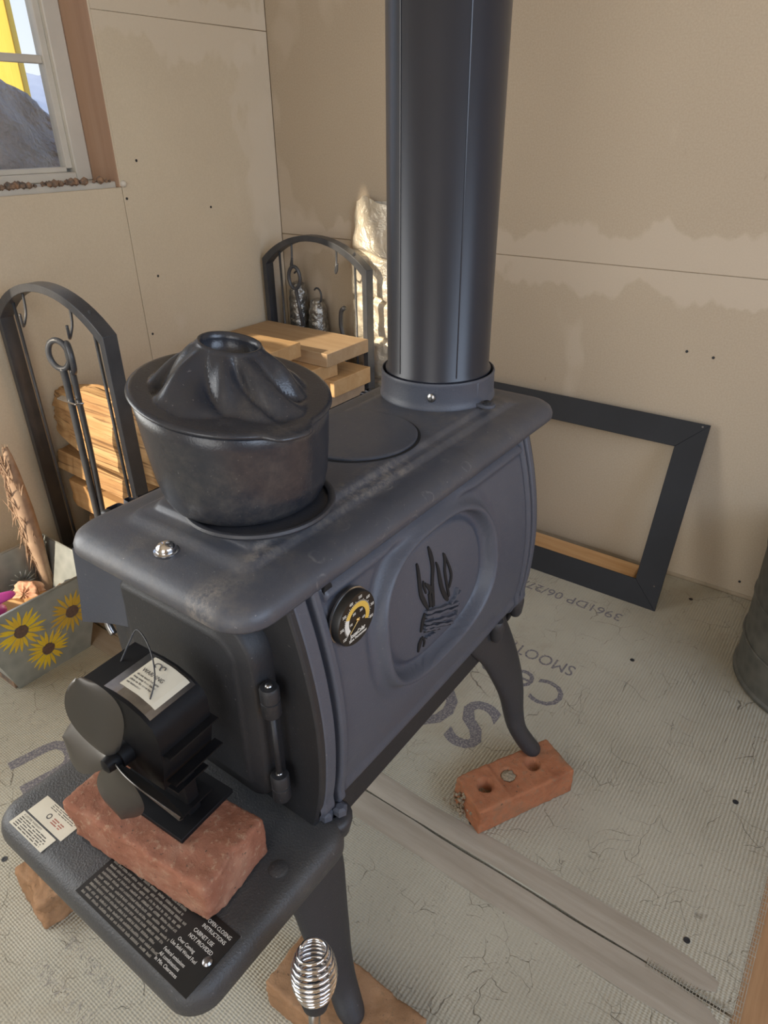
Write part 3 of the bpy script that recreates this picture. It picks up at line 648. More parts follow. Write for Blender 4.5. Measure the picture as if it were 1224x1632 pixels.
# rows of small worn print
def rows_of_print(name, parent, x0, x1, y0, y1, nrow, z, mat, h=.5, gapr=(.0012, .003), wr=(.003, .012), skip=0):
    bm = B(); dy = (y1-y0)/nrow
    for r in range(nrow):
        y = y0+dy*(r+.5); x = x0
        xe = x1-random.uniform(0, .12)*(x1-x0)
        while x < xe:
            w = random.uniform(*wr); e = min(x+w, xe)
            k = x
            while k < e:   # little letter strokes
                lw = dy*h*random.uniform(.35, .6); 
                if random.random() > skip: box(bm, k, k+lw*.62, y-dy*h/2, y+dy*h/2*random.choice((1, 1, .5)), z, z+.00012)
                k += lw
            x = e+random.uniform(*gapr)
    o = obj(name, bm, mat, parent); o['kind'] = 'stuff'; return o
rows_of_print('small_print', lp, -.527, -.405, .160, .226, 13, .3608, 'grey_ink', .52)
PR = (0, 0, 0)
for (s, x, y, z_) in (('OPEN CLOSING', -.392, .2185, .0048), ('INSTRUCTIONS', -.393, .2120, .0048), ('CABINET USE', -.397, .2040, .0048), ('NOT PROVIDED', -.397, .1975, .0048), ('Over Coming', -.403, .189, .0044), ('Use Solid Wood Fuel', -.407, .183, .0044), ('Federal emissions', -.407, .1745, .0044), ('All combinations', -.407, .169, .0044), ('In Min. Clearances', -.407, .1635, .0044)):
    text('plate_printing', s, z_*1.15, 'white_ink', lp, (x, y, .36085), PR, ext=.00008, sx=.85)
# legs
def leg(path, name='leg'):
    bm = B(); P = smoothpath(path, 4); rings = []
    for (x, y, z, a, b_) in P:
        rings.append([(x+a*cos(2*pi*k/20), y+b_*sin(2*pi*k/20)*abs(sin(2*pi*k/20))**.0, z) for k in range(20)])
    loft(bm, rings); return obj(name, bm, 'iron_leg', ST, True, autosm=60)
def foot_tilt(path): return path
# (x, y, z, half thickness x, half width y)
REAR = [(-.395, .800, .372, .012, .066), (-.390, .818, .335, .014, .060), (-.380, .838, .295, .016, .050), (-.369, .855, .245, .017, .043), (-.358, .864, .195, .018, .033), (-.349, .862, .150, .018, .0215), (-.338, .860, .118, .0175, .0175), (-.322, .868, .086, .018, .019), (-.311, .874, .067, .017, .019), (-.308, .875, .0575, .011, .012)]
FRONT = [(-.395, .352, .335, .012, .062), (-.389, .358, .300, .014, .058), (-.378, .366, .250, .016, .047), (-.367, .362, .205, .017, .040), (-.357, .358, .165, .018, .033), (-.348, .355, .130, .018, .026), (-.335, .350, .100, .0175, .021), (-.320, .343, .078, .018, .0195), (-.311, .340, .066, .0165, .017), (-.309, .339, .0575, .011, .011)]
for pth in (REAR, FRONT):
    leg(pth); leg([(2*XC-.006-x, y, z, a, b_) for x, y, z, a, b_ in pth])
# lugs on the body where the legs bolt on
for (x, y, z, r, h) in ((-.376, .889, .372, .013, .034), (-.372, .812, .372, .012, .036), (-.372, .395, .352, .024, .028)):
    bm = lathe(B(), [(r*.6, -h), (r*.85, -h*.8), (r, -h*.2), (r, 0), (r*.8, .004), (r*.35, .0045), (r*.3, .001)], (x, y, z), n=22)
    obj('mounting_lug', bm, 'iron_leg', ST, True, autosm=50)
for (x, y, z) in ((-.361, .397, .364), (-.371, .383, .362), (-.372, .880, .380)):
    obj('lug_nut', lathe(B(), [(.009, 0), (.009, .008), (.005, .010)], (x, y, z), n=6), 'iron_side', ST)
# thermometer (magnetic, rests on the side: a thing of its own)
TX, TY, TZ = XC+hw(.622)+.0035, .4425, .6215
TH = thing('stove_thermometer', (TX, TY, TZ), 'round black magnetic thermometer with yellow dial on stove side', 'thermometer')
obj('case', lathe(B(), [(.034, -.002), (.0362, 0), (.0362, .0095), (.035, .0115), (.033, .0118)], (TX, TY, TZ), 'X', 48), 'label_black', TH, True, autosm=40)
obj('back_ring', lathe(B(), [(.0355, -.003), (.0378, -.002), (.0378, .0005), (.0362, .001)], (TX, TY, TZ), 'X', 48), 'steel', TH, True, autosm=40)
def arc(bm, r0, r1, a0, a1, x, d, n=30):
    loft(bm, [[(x, TY+r0*cos(a), TZ+r0*sin(a)), (x+d, TY+r0*cos(a), TZ+r0*sin(a)), (x+d, TY+r1*cos(a), TZ+r1*sin(a)), (x, TY+r1*cos(a), TZ+r1*sin(a))] for a in (radians(a0+(a1-a0)*i/n) for i in range(n+1))])
FX = TX+.0117
bm = B(); arc(bm, .0165, .0235, 155, -28, FX, .0003); obj('dial_band', bm, 'yellow', TH)
bm = B(); arc(bm, .0165, .0235, 216, 155, FX, .0003); obj('dial_band', bm, 'dialwhite', TH)
bm = B()
for i in range(45):
    a = radians(216-244*i/44); r1 = .0268 if i % 5.5 < 1 else .0252
    c, s = cos(a), sin(a); w = .00025
    loft(bm, [[(FX, TY+r*c-w*s, TZ+r*s+w*c), (FX+.0003, TY+r*c-w*s, TZ+r*s+w*c), (FX+.0003, TY+r*c+w*s, TZ+r*s-w*c), (FX, TY+r*c+w*s, TZ+r*s-w*c)] for r in (.0235, r1)])
obj('dial_ticks', bm, 'dialwhite', TH)['kind'] = 'stuff'
RX = (pi/2, 0, pi/2)
for i, s in enumerate(('100', '200', '300', '400', '500', '600', '700', '800')):
    a = radians(212-236*i/7); text('dial_number', s, .0060, 'dialwhite', TH, (FX+.0003, TY+.0298*cos(a), TZ+.0298*sin(a)-.002), RX, 'CENTER', .0001, .75)
for i, s in enumerate(('100', '200', '300', '400')):
    a = radians(185-200*i/3); text('dial_number', s, .0050, 'dialwhite', TH, (FX+.0003, TY+.0125*cos(a), TZ+.0125*sin(a)-.002), RX, 'CENTER', .0001, .75)
text('dial_lettering', 'JossaColar', .0086, 'dialwhite', TH, (FX+.0003, TY, TZ-.0215), RX, 'CENTER', .0001, .78, bold=.00025)
text('dial_lettering', 'Stove Thermometer', .0052, 'dialwhite', TH, (FX+.0003, TY, TZ-.0268), RX, 'CENTER', .0001, .80, bold=.00012)
a = radians(218); bm = B(); tube(bm, [(FX+.0015, TY-.003*cos(a), TZ-.003*sin(a)), (FX+.0015, TY+.021*cos(a), TZ+.021*sin(a))], [.0009, .0004], 6)
obj('needle', bm, 'brass', TH); obj('needle_hub', lathe(B(), [(.0028, 0), (.0028, .0015), (.001, .003)], (FX, TY, TZ), 'X', 14), 'brass', TH, True)

TH.scale = (.9, .87, .87)
# ---------------------------------------------------------------- pipe
PX, PY = -.536, .873
PI_ = thing('stove_pipe', (PX, PY, .735), 'tall black metal stove pipe rising from the flue collar', 'pipe')
bm = lathe(B(), [(.0765, 0), (.0765, .012), (.0800, .0145), (.0800, .0185), (.0768, .0215), (.0768, 1.51)], (PX, PY, .735), n=96, cap0=False, cap1=False)
obj('pipe_shell', bm, 'pipe', PI_, True, autosm=60)
for az in (-38, -104):
    a = radians(az); bm = B()
    for z0_, z1_ in ((.756, 2.25),):
        c, s = cos(a), sin(a); w = .0007; r0, r1 = .0762, .0775
        loft(bm, [[(PX+r*c-ww*s, PY+r*s+ww*c, z) for r, ww in ((r0, -w), (r1, -w), (r1, w), (r0, w))] for z in (z0_, z1_)])
    obj('pipe_seam', bm, 'pipe', PI_)
# ---------------------------------------------------------------- steamer pot with crumpled volcano lid
BC, ZB = Vector((-.524, .456, .0)), .7155
PO = thing('cast_iron_pot', (BC.x, BC.y, ZB), 'black cast iron steamer pot with crumpled volcano shaped lid on the stove', 'pot')
TCn, TN = Vector((-.527, .454, .8345)), Vector((.168, .014, 1)).normalized()
tu = Vector((0, 1, 0)).cross(TN).normalized(); tv = TN.cross(tu)
def potring(f, r, n=72):
    """f 0 = foot circle (level), 1 = rim circle (tilted)"""
    out = []
    for k in range(n):
        a = 2*pi*k/n
        lo_ = BC+Vector((r*cos(a), r*sin(a), ZB)); hi_ = TCn+r*(cos(a)*tu+sin(a)*tv)
        out.append(tuple(lo_.lerp(hi_, f)))
    return out
bm = B(); loft(bm, [potring(f, r) for f, r in ((0, .071), (.01, .0765), (.06, .083), (.14, .088), (.3, .0925), (.6, .0965), (.85, .099), (.97, .1005), (.985, .099))])
obj('pot_body', bm, 'pot', PO, True)
bm = lathe(B(), [(.060, 0), (.0800, .0), (.0820, .003), (.0810, .006), (.078, .0065), (.074, .004)], (-.4965, .4490, .7158), n=64, cap1=False)
obj('pot_foot_ring', bm, 'iron', PO, True, autosm=50)
random.seed(11)
def lidpt(r, a, off=0):
    # spout off-centre, folds radiating
    h = 0
    R0 = .080*(1+.09*sin(3*a+1.0)+.06*sin(5*a+2.2))
    s = min(max(0, (R0-r)/(R0-.031)), 1.0)
    ph = a+.22*sin(2*a+.6)
    fold = .85*(1-2*abs(sin(3.5*ph+.4+2.5*s))**.7)*-1+.35*sin(8*a+2.1+r*24)+.16*sin(13*a+.4)
    sm = s*s*(3-2*s)
    h = (.30*sm+.70*s**1.7)*.043+fold*.0085*max(0, sin(pi*min(1, s**.8)))**.9
    rad = r*(1+.05*fold*s*(1-.95*s))*(1+.10*s*cos(2*(a-.3)))
    p = TCn+rad*(cos(a)*tu+sin(a)*tv)+TN*(h+off)+Vector((-.010, .006, 0))*sm
    return p, h
bm = B(); rings = []; NA = 144
def ringat(fn): return [tuple(fn(2*pi*k/NA)) for k in range(NA)]
rings.append(ringat(lambda a: TCn+.0985*(cos(a)*tu+sin(a)*tv)-TN*.001))
tab = lambda a, d: .0125*math.exp(-(abs(((a-radians(348)+pi) % (2*pi)-pi)/.235))**5)
for rr_, off in ((.1025, .0), (.1038, .0015), (.1032, .0035)): rings.append(ringat(lambda a: TCn+(rr_+tab(a, 0))*(cos(a)*tu+sin(a)*tv)+TN*off))
rings.append(ringat(lambda a: TCn+(.100+tab(a, 0))*(cos(a)*tu+sin(a)*tv)+TN*.0048))
for i in range(28):
    r = .097-(.097-.031)*i/27; rings.append(ringat(lambda a: lidpt(r, a, .0048)[0]))
top_r = [lidpt(.031, 2*pi*k/NA, .0048)[0] for k in range(NA)]
def lip(dr, dz):
    c = sum(top_r, Vector())/NA
    return [tuple(p+(p-c).normalized()*dr*1.0+TN*(dz)) for k, p in enumerate(top_r)]
rings += [lip(-.001, .0025), lip(-.0035, .002), lip(-.005, -.004), lip(-.006, -.020)]
loft(bm, rings, True, True); obj('volcano_lid', bm, 'pot', PO, True)
# ---------------------------------------------------------------- bricks
def rough_box(cx, cy, z0, L, Wd, H, rot, amp=.0012, holes=(), step=.0045, chips=(), seed=0, rnd=.004, step_x=None):
    bm = B(); nx, ny, nzz = int(L/step), int(Wd/step), max(3, int(H/step))
    ca, sa = cos(rot), sin(rot); vd = {}
    def vert(i, j, k):
        key = (i, j, k)
        if key in vd: return vd[key]
        x, y, z = -L/2+L*i/nx, -Wd/2+Wd*j/ny, H*k/nzz
        # rounded corners
        p = Vector((x, y, z-H/2)); hx, hy, hz = L/2-rnd, Wd/2-rnd, H/2-rnd
        q = Vector((max(-hx, min(hx, p.x)), max(-hy, min(hy, p.y)), max(-hz, min(hz, p.z)))); d = p-q
        if d.length > 1e-6: p = q+d.normalized()*min(rnd, d.length) if d.length > rnd else p
        n_ = d.normalized() if d.length > 1e-6 else Vector((0, 0, 1))
        a_ = amp*(nz(p, 90, seed)*1.0+nz(p, 260, seed)*.8+nz(p, 28, seed)*1.0)
        p = p+n_*a_
        for (hxc, hyc, hr, hd) in holes:
            if k == nzz:
                dd = sqrt((p.x-hxc)**2+(p.y-hyc)**2)/hr*(1+.08*nz(p, 80, 3))
                if dd < 1.0: p.z -= hd*min(1, (1.0-dd)/.12)*(1+.25*nz(p, 140, 5))
        for (c0, c1, c2, cr_, dep) in chips:
            dd = (p-Vector((c0, c1, c2))).length/cr_
            if dd < 1: p -= (p-Vector((0, 0, 0))).normalized()*dep*(1-dd)*(1+.8*nz(p, 120, 8))
        if step_x is not None and k == nzz and p.x < step_x[0]: p.z += step_x[1]
        vd[key] = bm.verts.new((cx+p.x*ca-p.y*sa, cy+p.x*sa+p.y*ca, z0+p.z+H/2)); return vd[key]
    def quad(a, b, c, d): bm.faces.new((vert(*a), vert(*b), vert(*c), vert(*d)))
    for i in range(nx):
        for j in range(ny): quad((i, j, nzz), (i+1, j, nzz), (i+1, j+1, nzz), (i, j+1, nzz)); quad((i, j, 0), (i, j+1, 0), (i+1, j+1, 0), (i+1, j, 0))
    for i in range(nx):
        for k in range(nzz): quad((i, 0, k), (i+1, 0, k), (i+1, 0, k+1), (i, 0, k+1)); quad((i, ny, k), (i, ny, k+1), (i+1, ny, k+1), (i+1, ny, k))
    for j in range(ny):
        for k in range(nzz): quad((0, j, k), (0, j, k+1), (0, j+1, k+1), (0, j+1, k)); quad((nx, j, k), (nx, j+1, k), (nx, j+1, k+1), (nx, j, k+1))
    return bm
r_ = radians(6.2); bc = (-.4905+.046*-sin(r_), .2075+.046*cos(r_))
bm = rough_box(bc[0], bc[1], .3615, .213, .095, .0575, r_, .0011, chips=((.1035, .0, .02, .02, .006), (-.1, -.04, -.02, .03, .008), (.10, -.045, -.028, .02, .006), (0, -.046, .028, .03, .003), (-.06, -.046, .028, .03, .003)), step=.003, seed=2, rnd=.005)
tagit(obj('brick', bm, 'brick_shelf', None, True, loc=(*bc, .3615)), 'rough red brick lying on the stove shelf under the fan', 'brick')
t = thing('brick', (-.312, .812, 0), 'orange cored brick under the rear stove leg, mortar in its holes', 'brick')
bm = rough_box(-.312, .812, 0, .203, .082, .057, radians(62), .0010, holes=((-.062, .002, .0135, .020), (-.012, .004, .0135, .006), (.042, .004, .0135, .012)), chips=((-.10, -.03, .0, .03, .007), (-.1, .03, .02, .02, .006)), step=.003, seed=5, rnd=.003, step_x=(-.034, .0022))
obj('brick_body', bm, 'brick_rear', t, True)
for hx, hz_ in ((-.062, .036), (-.012, .0545)):
    c = Vector((-.312, .812, 0))+Vector((cos(radians(62))*hx-sin(radians(62))*.003, sin(radians(62))*hx+cos(radians(62))*.003, hz_))
    bm = B(); bmesh.ops.create_icosphere(bm, subdivisions=3, radius=.0125, matrix=Matrix.Translation(c) @ Matrix.Diagonal((1, 1, .35, 1)))
    for v in bm.verts: v.co += Vector((1, 1, 1))*.0022*nz(v.co, 170, 1)
    obj('mortar_plug', bm, 'mortar', t, True)
bm = rough_box(-.332, .349, 0, .205, .092, .057, 0, .0016, step=.0035, seed=9, rnd=.004, chips=((.06, .046, .028, .02, .006),))
tagit(obj('brick', bm, 'brick_tan', None, True, loc=(-.332, .349, 0)), 'tan brick under the front stove leg beside the coil handle', 'brick')
bm = rough_box(-.812, .280, 0, .20, .096, .057, radians(81), .0022, step=.0035, seed=14, rnd=.005, chips=((-.1, .0, .028, .04, .012), (-.1, -.046, 0, .03, .01)))
tagit(obj('brick', bm, 'brick_tan', None, True, loc=(-.812, .280, 0)), 'broken tan brick poking out from under the left shelf edge', 'brick')
bm = rough_box(-.765, .868, 0, .203, .092, .057, radians(90), .0016, step=.006, seed=19)
tagit(obj('brick', bm, 'brick_tan', None, True, loc=(-.765, .868, 0)), 'tan brick under the rear leg on the far side of the stove', 'brick')
# ---------------------------------------------------------------- cards on the shelf
c1 = thing('instruction_card', (-.638, .170, .360), 'small cream card of printed rows lying flat at the shelf corner', 'card')
obj('card_sheet', box(B(), -.672, -.605, .1605, .1795, .360, .3607), 'card', c1)
rows_of_print('small_print', c1, -.667, -.610, .1615, .1750, 5, .3607, 'dark_ink', .5)
text('card_heading', 'A LIFETIME WARRANTY', .0034, 'dark_ink', c1, (-.667, .1757, .36075), PR, ext=.00005)
c2 = thing('business_card', (-.636, .194, .360), 'small white card with ring logo and red print beside the brick', 'card')
obj('card_sheet', box(B(), -.669, -.599, .1818, .2075, .360, .3607), 'card', c2)
rows_of_print('small_print', c2, -.650, -.602, .1995, .2065, 3, .3607, 'dark_ink', .4)
bm = B(); lathe(bm, [(.0022, 0), (.0036, 0), (.0036, .0001), (.0022, .0001)], (-.640, .1925, .3607), n=24, cap0=False, cap1=False); obj('ring_logo', bm, 'dark_ink', c2)
rows_of_print('red_print', c2, -.632, -.612, .1875, .1955, 3, .3607, 'red_ink', .55)
bm = B(); box(bm, -.664, -.650, .1845, .1975, .3607, .3608)
# ---------------------------------------------------------------- fan
FBX, FBY, FZ = -.503, .266, .4185
FN = thing('stove_fan', (FBX, FBY, FZ), 'black heat powered stove fan with four grey blades on the brick', 'fan')
def rotc(bm, ang, c):
    bmesh.ops.rotate(bm, verts=bm.verts, cent=Vector((*c, 0)), matrix=Matrix.Rotation(ang, 3, 'Z')); return bm
FR = radians(3)
obj('base_plate', rotc(box(B(), -.562, -.444, .236, .312, .4190, .4250), FR, (FBX, FBY)), 'fanblack', FN, bevel=.0008)
bm = B(); box(bm, -.548, -.458, .262, .278, .4245, .500); obj('lower_block', rotc(bm, FR, (FBX, FBY)), 'fanblack', FN, bevel=.001)
for z in (.440, .476): obj('cooling_fin', rotc(box(B(), -.550, -.452, .250, .292, z, z+.0022), FR, (FBX, FBY)), 'fanblack', FN)
# upper housing with a gently curved top
bm = B(); pl = [(-.540, .498), (-.452, .498), (-.444, .535), (-.443, .572), (-.448, .584), (-.462, .5935), (-.480, .599), (-.500, .601), (-.518, .600), (-.545, .600), (-.545, .535)]
prism(bm, pl, .236, .300, 'XZ'); obj('housing', rotc(bm, FR, (FBX, FBY)), 'fanblack', FN, True, autosm=35)
for z in (.512, .548): obj('side_fin', rotc(box(B(), -.446, -.434, .238, .302, z, z+.002), FR, (FBX, FBY)), 'fanblack', FN)
# curved label on top
def topz(x):
    P = [(-.545, .600), (-.518, .600), (-.500, .601), (-.480, .599), (-.462, .5935), (-.448, .584)]
    for (a, b), (c, d) in zip(P, P[1:]):
        if a <= x <= c: return b+(d-b)*(x-a)/(c-a)
    return .592
lb_ = B(); rows = []
for i in range(11):
    x = -.517+.063*i/10; z = topz(x)+.0006; rows.append([(x, .240, z), (x, .297, z), (x, .297, z-.0004), (x, .240, z-.0004)])
loft(lb_, rows); lab = obj('warning_label', rotc(lb_, FR, (FBX, FBY)), 'steel', FN)
lb_ = B(); rows = []
for i in range(11):
    x = -.506+.048*i/10; z = topz(x)+.0010; rows.append([(x, .250, z), (x, .294, z), (x, .294, z-.0004), (x, .250, z-.0004)])
loft(lb_, rows); obj('label_face', rotc(lb_, FR, (FBX, FBY)), 'card', lab)
text('label_heading', 'WARNING', .0066, 'dark_ink', lab, (-.502, .273, .6026), (0, radians(7), FR), ext=.0001, sx=.9)
for k in range(4): text('label_printing', ('do not touch hot parts', 'keep away from blades', 'place on flat stove top', 'see instructions')[k], .0034, 'dark_ink', lab, (-.502, .2675-.0042*k, .6026), (0, radians(7), FR), ext=.0001, sx=.95)
bm = B(); tube(bm, [(-.494+.004*cos(a), .287+.003*sin(a), .6016) for a in (i*.5 for i in range(10))], .0007, 5); tube(bm, [(-.487+.003*cos(a), .287+.003*sin(a), .6012) for a in (i*.5 for i in range(10))], .0006, 5); obj('label_logo', bm, 'dark_ink', lab)
bm = B(); tube(bm, smoothpath([(-.533, .270, .599), (-.536, .285, .612), (-.536, .296, .622), (-.520, .294, .621), (-.496, .284, .616), (-.476, .270, .607), (-.468, .256, .596)], 5), .0008, 7)
obj('wire_handle', bm, 'iron_leg', FN, True)
HB = Vector((-.497, .220, .527))
obj('motor', lathe(B(), [(.012, 0), (.012, .030)], (HB.x, HB.y+.004, HB.z), 'Y', 24), 'fanblack', FN, True, autosm=40)
FNH = obj('hub', lathe(B(), [(.003, -.012), (.0075, -.010), (.0085, -.004), (.0085, .006), (.006, .009)], HB, 'Y', 24), 'fanblack', FN, True, autosm=40)
for ang, p0 in ((102, 36), (195, 36), (261, -12), (354, 34)):
    A = radians(ang); dr = Vector((cos(A), 0, sin(A))); tg = Vector((-sin(A), 0, cos(A))); ax = Vector((0, -1, 0))
    bm = B(); rows = []; nL = 18
    for i in range(nL+1):
        u = i/nL; r = .006+.094*u
        w = .0280*(sin(pi*min(1, u*.93+.07)**1.35)**.62) if 0 < u < 1 else .003
        w = max(w, .003); pit = radians(p0-8*u)
        row = []
        for j in range(9):
            s = -1+2*j/8
            p = HB+dr*r+(tg*cos(pit)+ax*sin(pit))*w*s+ax*(.003*(1-s*s))
            row.append(p)
        rows.append(row)
    nrm = (tg*(-sin(radians(33)))+ax*cos(radians(33)))*.0009
    loft(bm, [[tuple(p) for p in row]+[tuple(p-nrm) for p in reversed(row)] for row in rows])
    obj('fan_blade', bm, 'blade', FN, True, autosm=60)
# ---------------------------------------------------------------- coil-handled poker leaning at the front leg
PK = thing('stove_tool', (-.253, .262, .0), 'chrome spring coil handle of a stove tool standing by the front leg', 'tool')
top, bot = Vector((-.2735, .2505, .3920)), Vector((-.2640, .2380, .3430))
ax = (bot-top).normalized(); sd = ax.cross(Vector((0, 0, 1))).normalized(); sd2 = ax.cross(sd)
bm = B(); pts = []; NT = 9
for i in range(NT*18+1):
    u = i/(NT*18); a = 2*pi*NT*u; L_ = (bot-top).length*1.0
    r = .0075+.0135*sin(pi*min(1, .04+u*.84))**.62
    pts.append(top+ax*L_*u+r*(cos(a)*sd+sin(a)*sd2))
tube(bm, pts, .00185, 7); obj('coil_handle', bm, 'chrome', PK, True)
bm = B(); tube(bm, [bot-ax*.002, bot+ax*.006, bot+ax*.014, bot+ax*.016], [.013, .0145, .012, .006], 18); obj('ferrule', bm, 'iron_dark', PK, True, autosm=40)
e = Vector((-.232, .262, .0))
bm = B(); tube(bm, smoothpath([tuple(bot+ax*.012), tuple(bot+ax*.05), (-.238, .236, .15), tuple(e)], 5), .0058, 10); obj('shaft', bm, 'steel', PK, True)

# ---------------------------------------------------------------- black frame leaning on the back wall, with 2x4
fy0, fy1, fz = 1.512, 1.678, .447
def fp(x, s, t): # s along height 0..1, t thickness
    d = Vector((0, fy1-fy0, fz)); n_ = Vector((0, fz, -(fy1-fy0))).normalized()
    return Vector((x, fy0, 0))+d*s+n_*t
FRM = thing('hearth_frame', (-.5, 1.52, 0), 'large black flat steel frame leaning against the back wall', 'frame')
Hh = sqrt((fy1-fy0)**2+fz**2); wd = .066; sw = wd/Hh; X0, X1 = -.90, -.268
for (pts) in ([(X0, 0), (X1, 0), (X1-wd, sw), (X0+wd, sw)], [(X0, 1), (X0+wd, 1-sw), (X1-wd, 1-sw), (X1, 1)], [(X1, 0), (X1, 1), (X1-wd, 1-sw), (X1-wd, sw)], [(X0, 0), (X0+wd, sw), (X0+wd, 1-sw), (X0, 1)]):
    bm = B(); c = Vector((sum(p[0] for p in pts)/4, sum(p[1] for p in pts)/4))
    loft(bm, [[tuple(fp(x, s, .0)) for x, s in pts], [tuple(fp(x, s, .004)) for x, s in pts]]); obj('frame_rail', bm, 'frame', FRM, bevel=.0006, bseg=1)
for (x, s) in ((X1-.016, .985), (X1-.018, .13)):
    p = fp(x, s, -.0012); obj('frame_rivet', lathe(B(), [(.0025, 0), (.0012, .0015)], p, 'Y', 10), 'steel', FRM)
bm = box(B(), -.98, -.349, 1.556, 1.642, .001, .039); bmesh.ops.rotate(bm, verts=bm.verts, cent=(-.6, 1.6, 0), matrix=Matrix.Rotation(radians(-.5), 3, 'Z'))
tagit(obj('lumber_board', bm, 'pine', bevel=.004, loc=(-.65, 1.6, 0)), 'pine two by four lying on the floor behind the black frame', 'board')
# ---------------------------------------------------------------- galvanised tub at right
TB = thing('galvanised_tub', (.115, 1.462, 0), 'dull galvanised round tub standing at the right edge', 'tub')
bm = lathe(B(), [(.168, .004), (.182, 0), (.1855, .004), (.1855, .010), (.181, .014), (.184, .20), (.186, .315), (.189, .318), (.189, .325), (.184, .328), (.180, .322), (.176, .02)], (.115, 1.462, 0), n=80, cap1=True)
for v in bm.verts:
    if .02 < v.co.z < .31: 
        k = 1+.006*nz(v.co, 9, 2); v.co.x = .115+(v.co.x-.115)*k; v.co.y = 1.462+(v.co.y-1.462)*k
obj('tub_wall', bm, 'galv_dark', TB, True, autosm=45)
for z in (.10, .20): 
    bm = B(); tube(bm, [(.115+.1835*cos(2*pi*i/60), 1.462+.1835*sin(2*pi*i/60), z) for i in range(60)], .003, 8, True); obj('tub_rib', bm, 'galv_dark', TB, True)
# ---------------------------------------------------------------- firewood rack
RX0, RX1, RYN, RYF, RZC, RZT = -1.625, -1.218, .745, 1.586, .722, .800
RK = thing('firewood_rack', ((RX0+RX1)/2, (RYN+RYF)/2, 0), 'black metal firewood rack with two arched ends in the corner', 'rack')
def archpts(inset):
    x0, x1 = RX0+inset, RX1-inset; xm = (x0+x1)/2; hw_ = (x1-x0)/2; h = RZT-RZC
    Rr = (hw_*hw_+h*h)/(2*h); zc = RZT-Rr; th = math.asin(hw_/Rr)
    return [(xm+(Rr)*sin(-th+2*th*i/20), zc+Rr*cos(-th+2*th*i/20)-inset*1.0) for i in range(21)]
for yc in (RYN, RYF):
    bw, bd = .016, .032
    bm = B(); o_ = [(RX0, 0)]+archpts(0)+[(RX1, 0)]; i_ = [(RX0+bw, 0)]+archpts(bw)+[(RX1-bw, 0)]
    loft(bm, [[(a[0], yc, a[1]), (b[0], yc, b[1]), (b[0], yc+bd, b[1]), (a[0], yc+bd, a[1])] for a, b in zip(o_, i_)])
    ar = obj('rack_arch', bm, 'rack', RK, bevel=.0012)
    for x in (RX0+.062, RX1-.052):
        zt = RZC+.030; obj('upright_rod', tube(B(), [(x, yc+.016, .09), (x, yc+.016, zt+.012)], .0036, 8), 'rack', RK, True)
    obj('cross_bar', box(B(), RX0+bw, RX1-bw, yc+.004, yc+.028, .085, .103), 'rack', RK, bevel=.001)
    for x, k in (((RX0+.115), 0), ((RX1-.118), 1)):
        sg = 1
        P = smoothpath([(x, yc+.016, .785 if not k else .783), (x+.001, yc+.012, .735), (x+.004, yc+.002, .712), (x+.014, yc-.008, .707), (x+.024, yc-.014, .716), (x+.028, yc-.016, .736)], 4)
        obj('tool_hook', tube(B(), P, .003, 8), 'rack', RK, True)
for x in (RX0, RX1-.016): obj('side_rail', box(B(), x, x+.016, RYN+.032, RYF, .085, .110), 'rack', RK, bevel=.001)
# ---- logs and lumber
def splitlog(x0, x1, y, z, poly, seed, amp=.006, tilt=0, taper=(1, 1), yaw=0, n=46):
    bm = B(); rings = []; m_ = len(poly)
    dense = []
    for i in range(m_):
        a, b = poly[i], poly[(i+1) % m_]
        for k in range(7): dense.append((a[0]+(b[0]-a[0])*k/7, a[1]+(b[1]-a[1])*k/7))
    for i in range(n+1):
        u = i/n; x = x0+(x1-x0)*u; sc_ = taper[0]+(taper[1]-taper[0])*min(1, u*3.2)**.7
        rg = []
        for (a, b) in dense:
            p = (x*.35, a*9, b*9); d = 1+.10*noise.noise(Vector((x*1.5+seed, a*30, b*30)))
            yy, zz = a*sc_*d, b*sc_*d
            g_ = noise.noise(Vector((x*2.2, a*120+seed, b*120)))*amp
            rg.append((x+(0.012*noise.noise(Vector((a*60, b*60, seed))) if i in (0, n) else 0), y+yy+g_*.6+yaw*(x-x0), z+zz+g_+tilt*(x-x0)))
        rings.append(rg)
    loft(bm, rings); return bm
def log(x0, x1, y, z, poly, seed, mt_, label, name='firewood_log', group=None, **k):
    bm = splitlog(x0, x1, y, z, poly, seed, **k); o = obj(name, bm, mt_, None, True, loc=((x0+x1)/2, y, z), autosm=50)
    return tagit(o, label, 'log', group)
tri = [(-.075, -.085), (.06, -.075), (.085, .02), (.02, .095), (-.05, .085)]
log(-1.637, -1.10, .856, .455, [(-.062, -.070), (.0, -.080), (.06, -.06), (.085, .03), (.02, .090), (-.030, .088), (-.056, .03)], 3, 'split', 'big split sunlit log with rough grain on top of the near stack', amp=.013, tilt=-.02, taper=(.55, 1.0))
log(-1.625, -1.14, .842, .336, [(-.045, -.020), (.06, -.03), (.065, .025), (-.04, .028)], 8, 'split', 'flat split log directly under the big sunlit log', amp=.003, tilt=-.05)
log(-1.59, -1.12, .838, .254, [(-.042, -.040), (.06, -.04), (.06, .040), (-.045, .038)], 12, 'pine', 'square pine billet third down in the near stack', amp=.001, tilt=-.03)
log(-1.58, -1.10, .86, .128, [(-.05, -.01), (.05, -.008), (.055, .06), (-.04, .05)], 15, 'split', 'lowest split log of the near stack on the rack rails', amp=.004)
log(-1.50, -1.10, .80, .040, [(-.035, -.035), (.035, -.035), (.035, .03), (-.03, .035)], 25, 'pine', 'short pine block on the floor under the rack rail', amp=.001)
k = 0
random.seed(5)
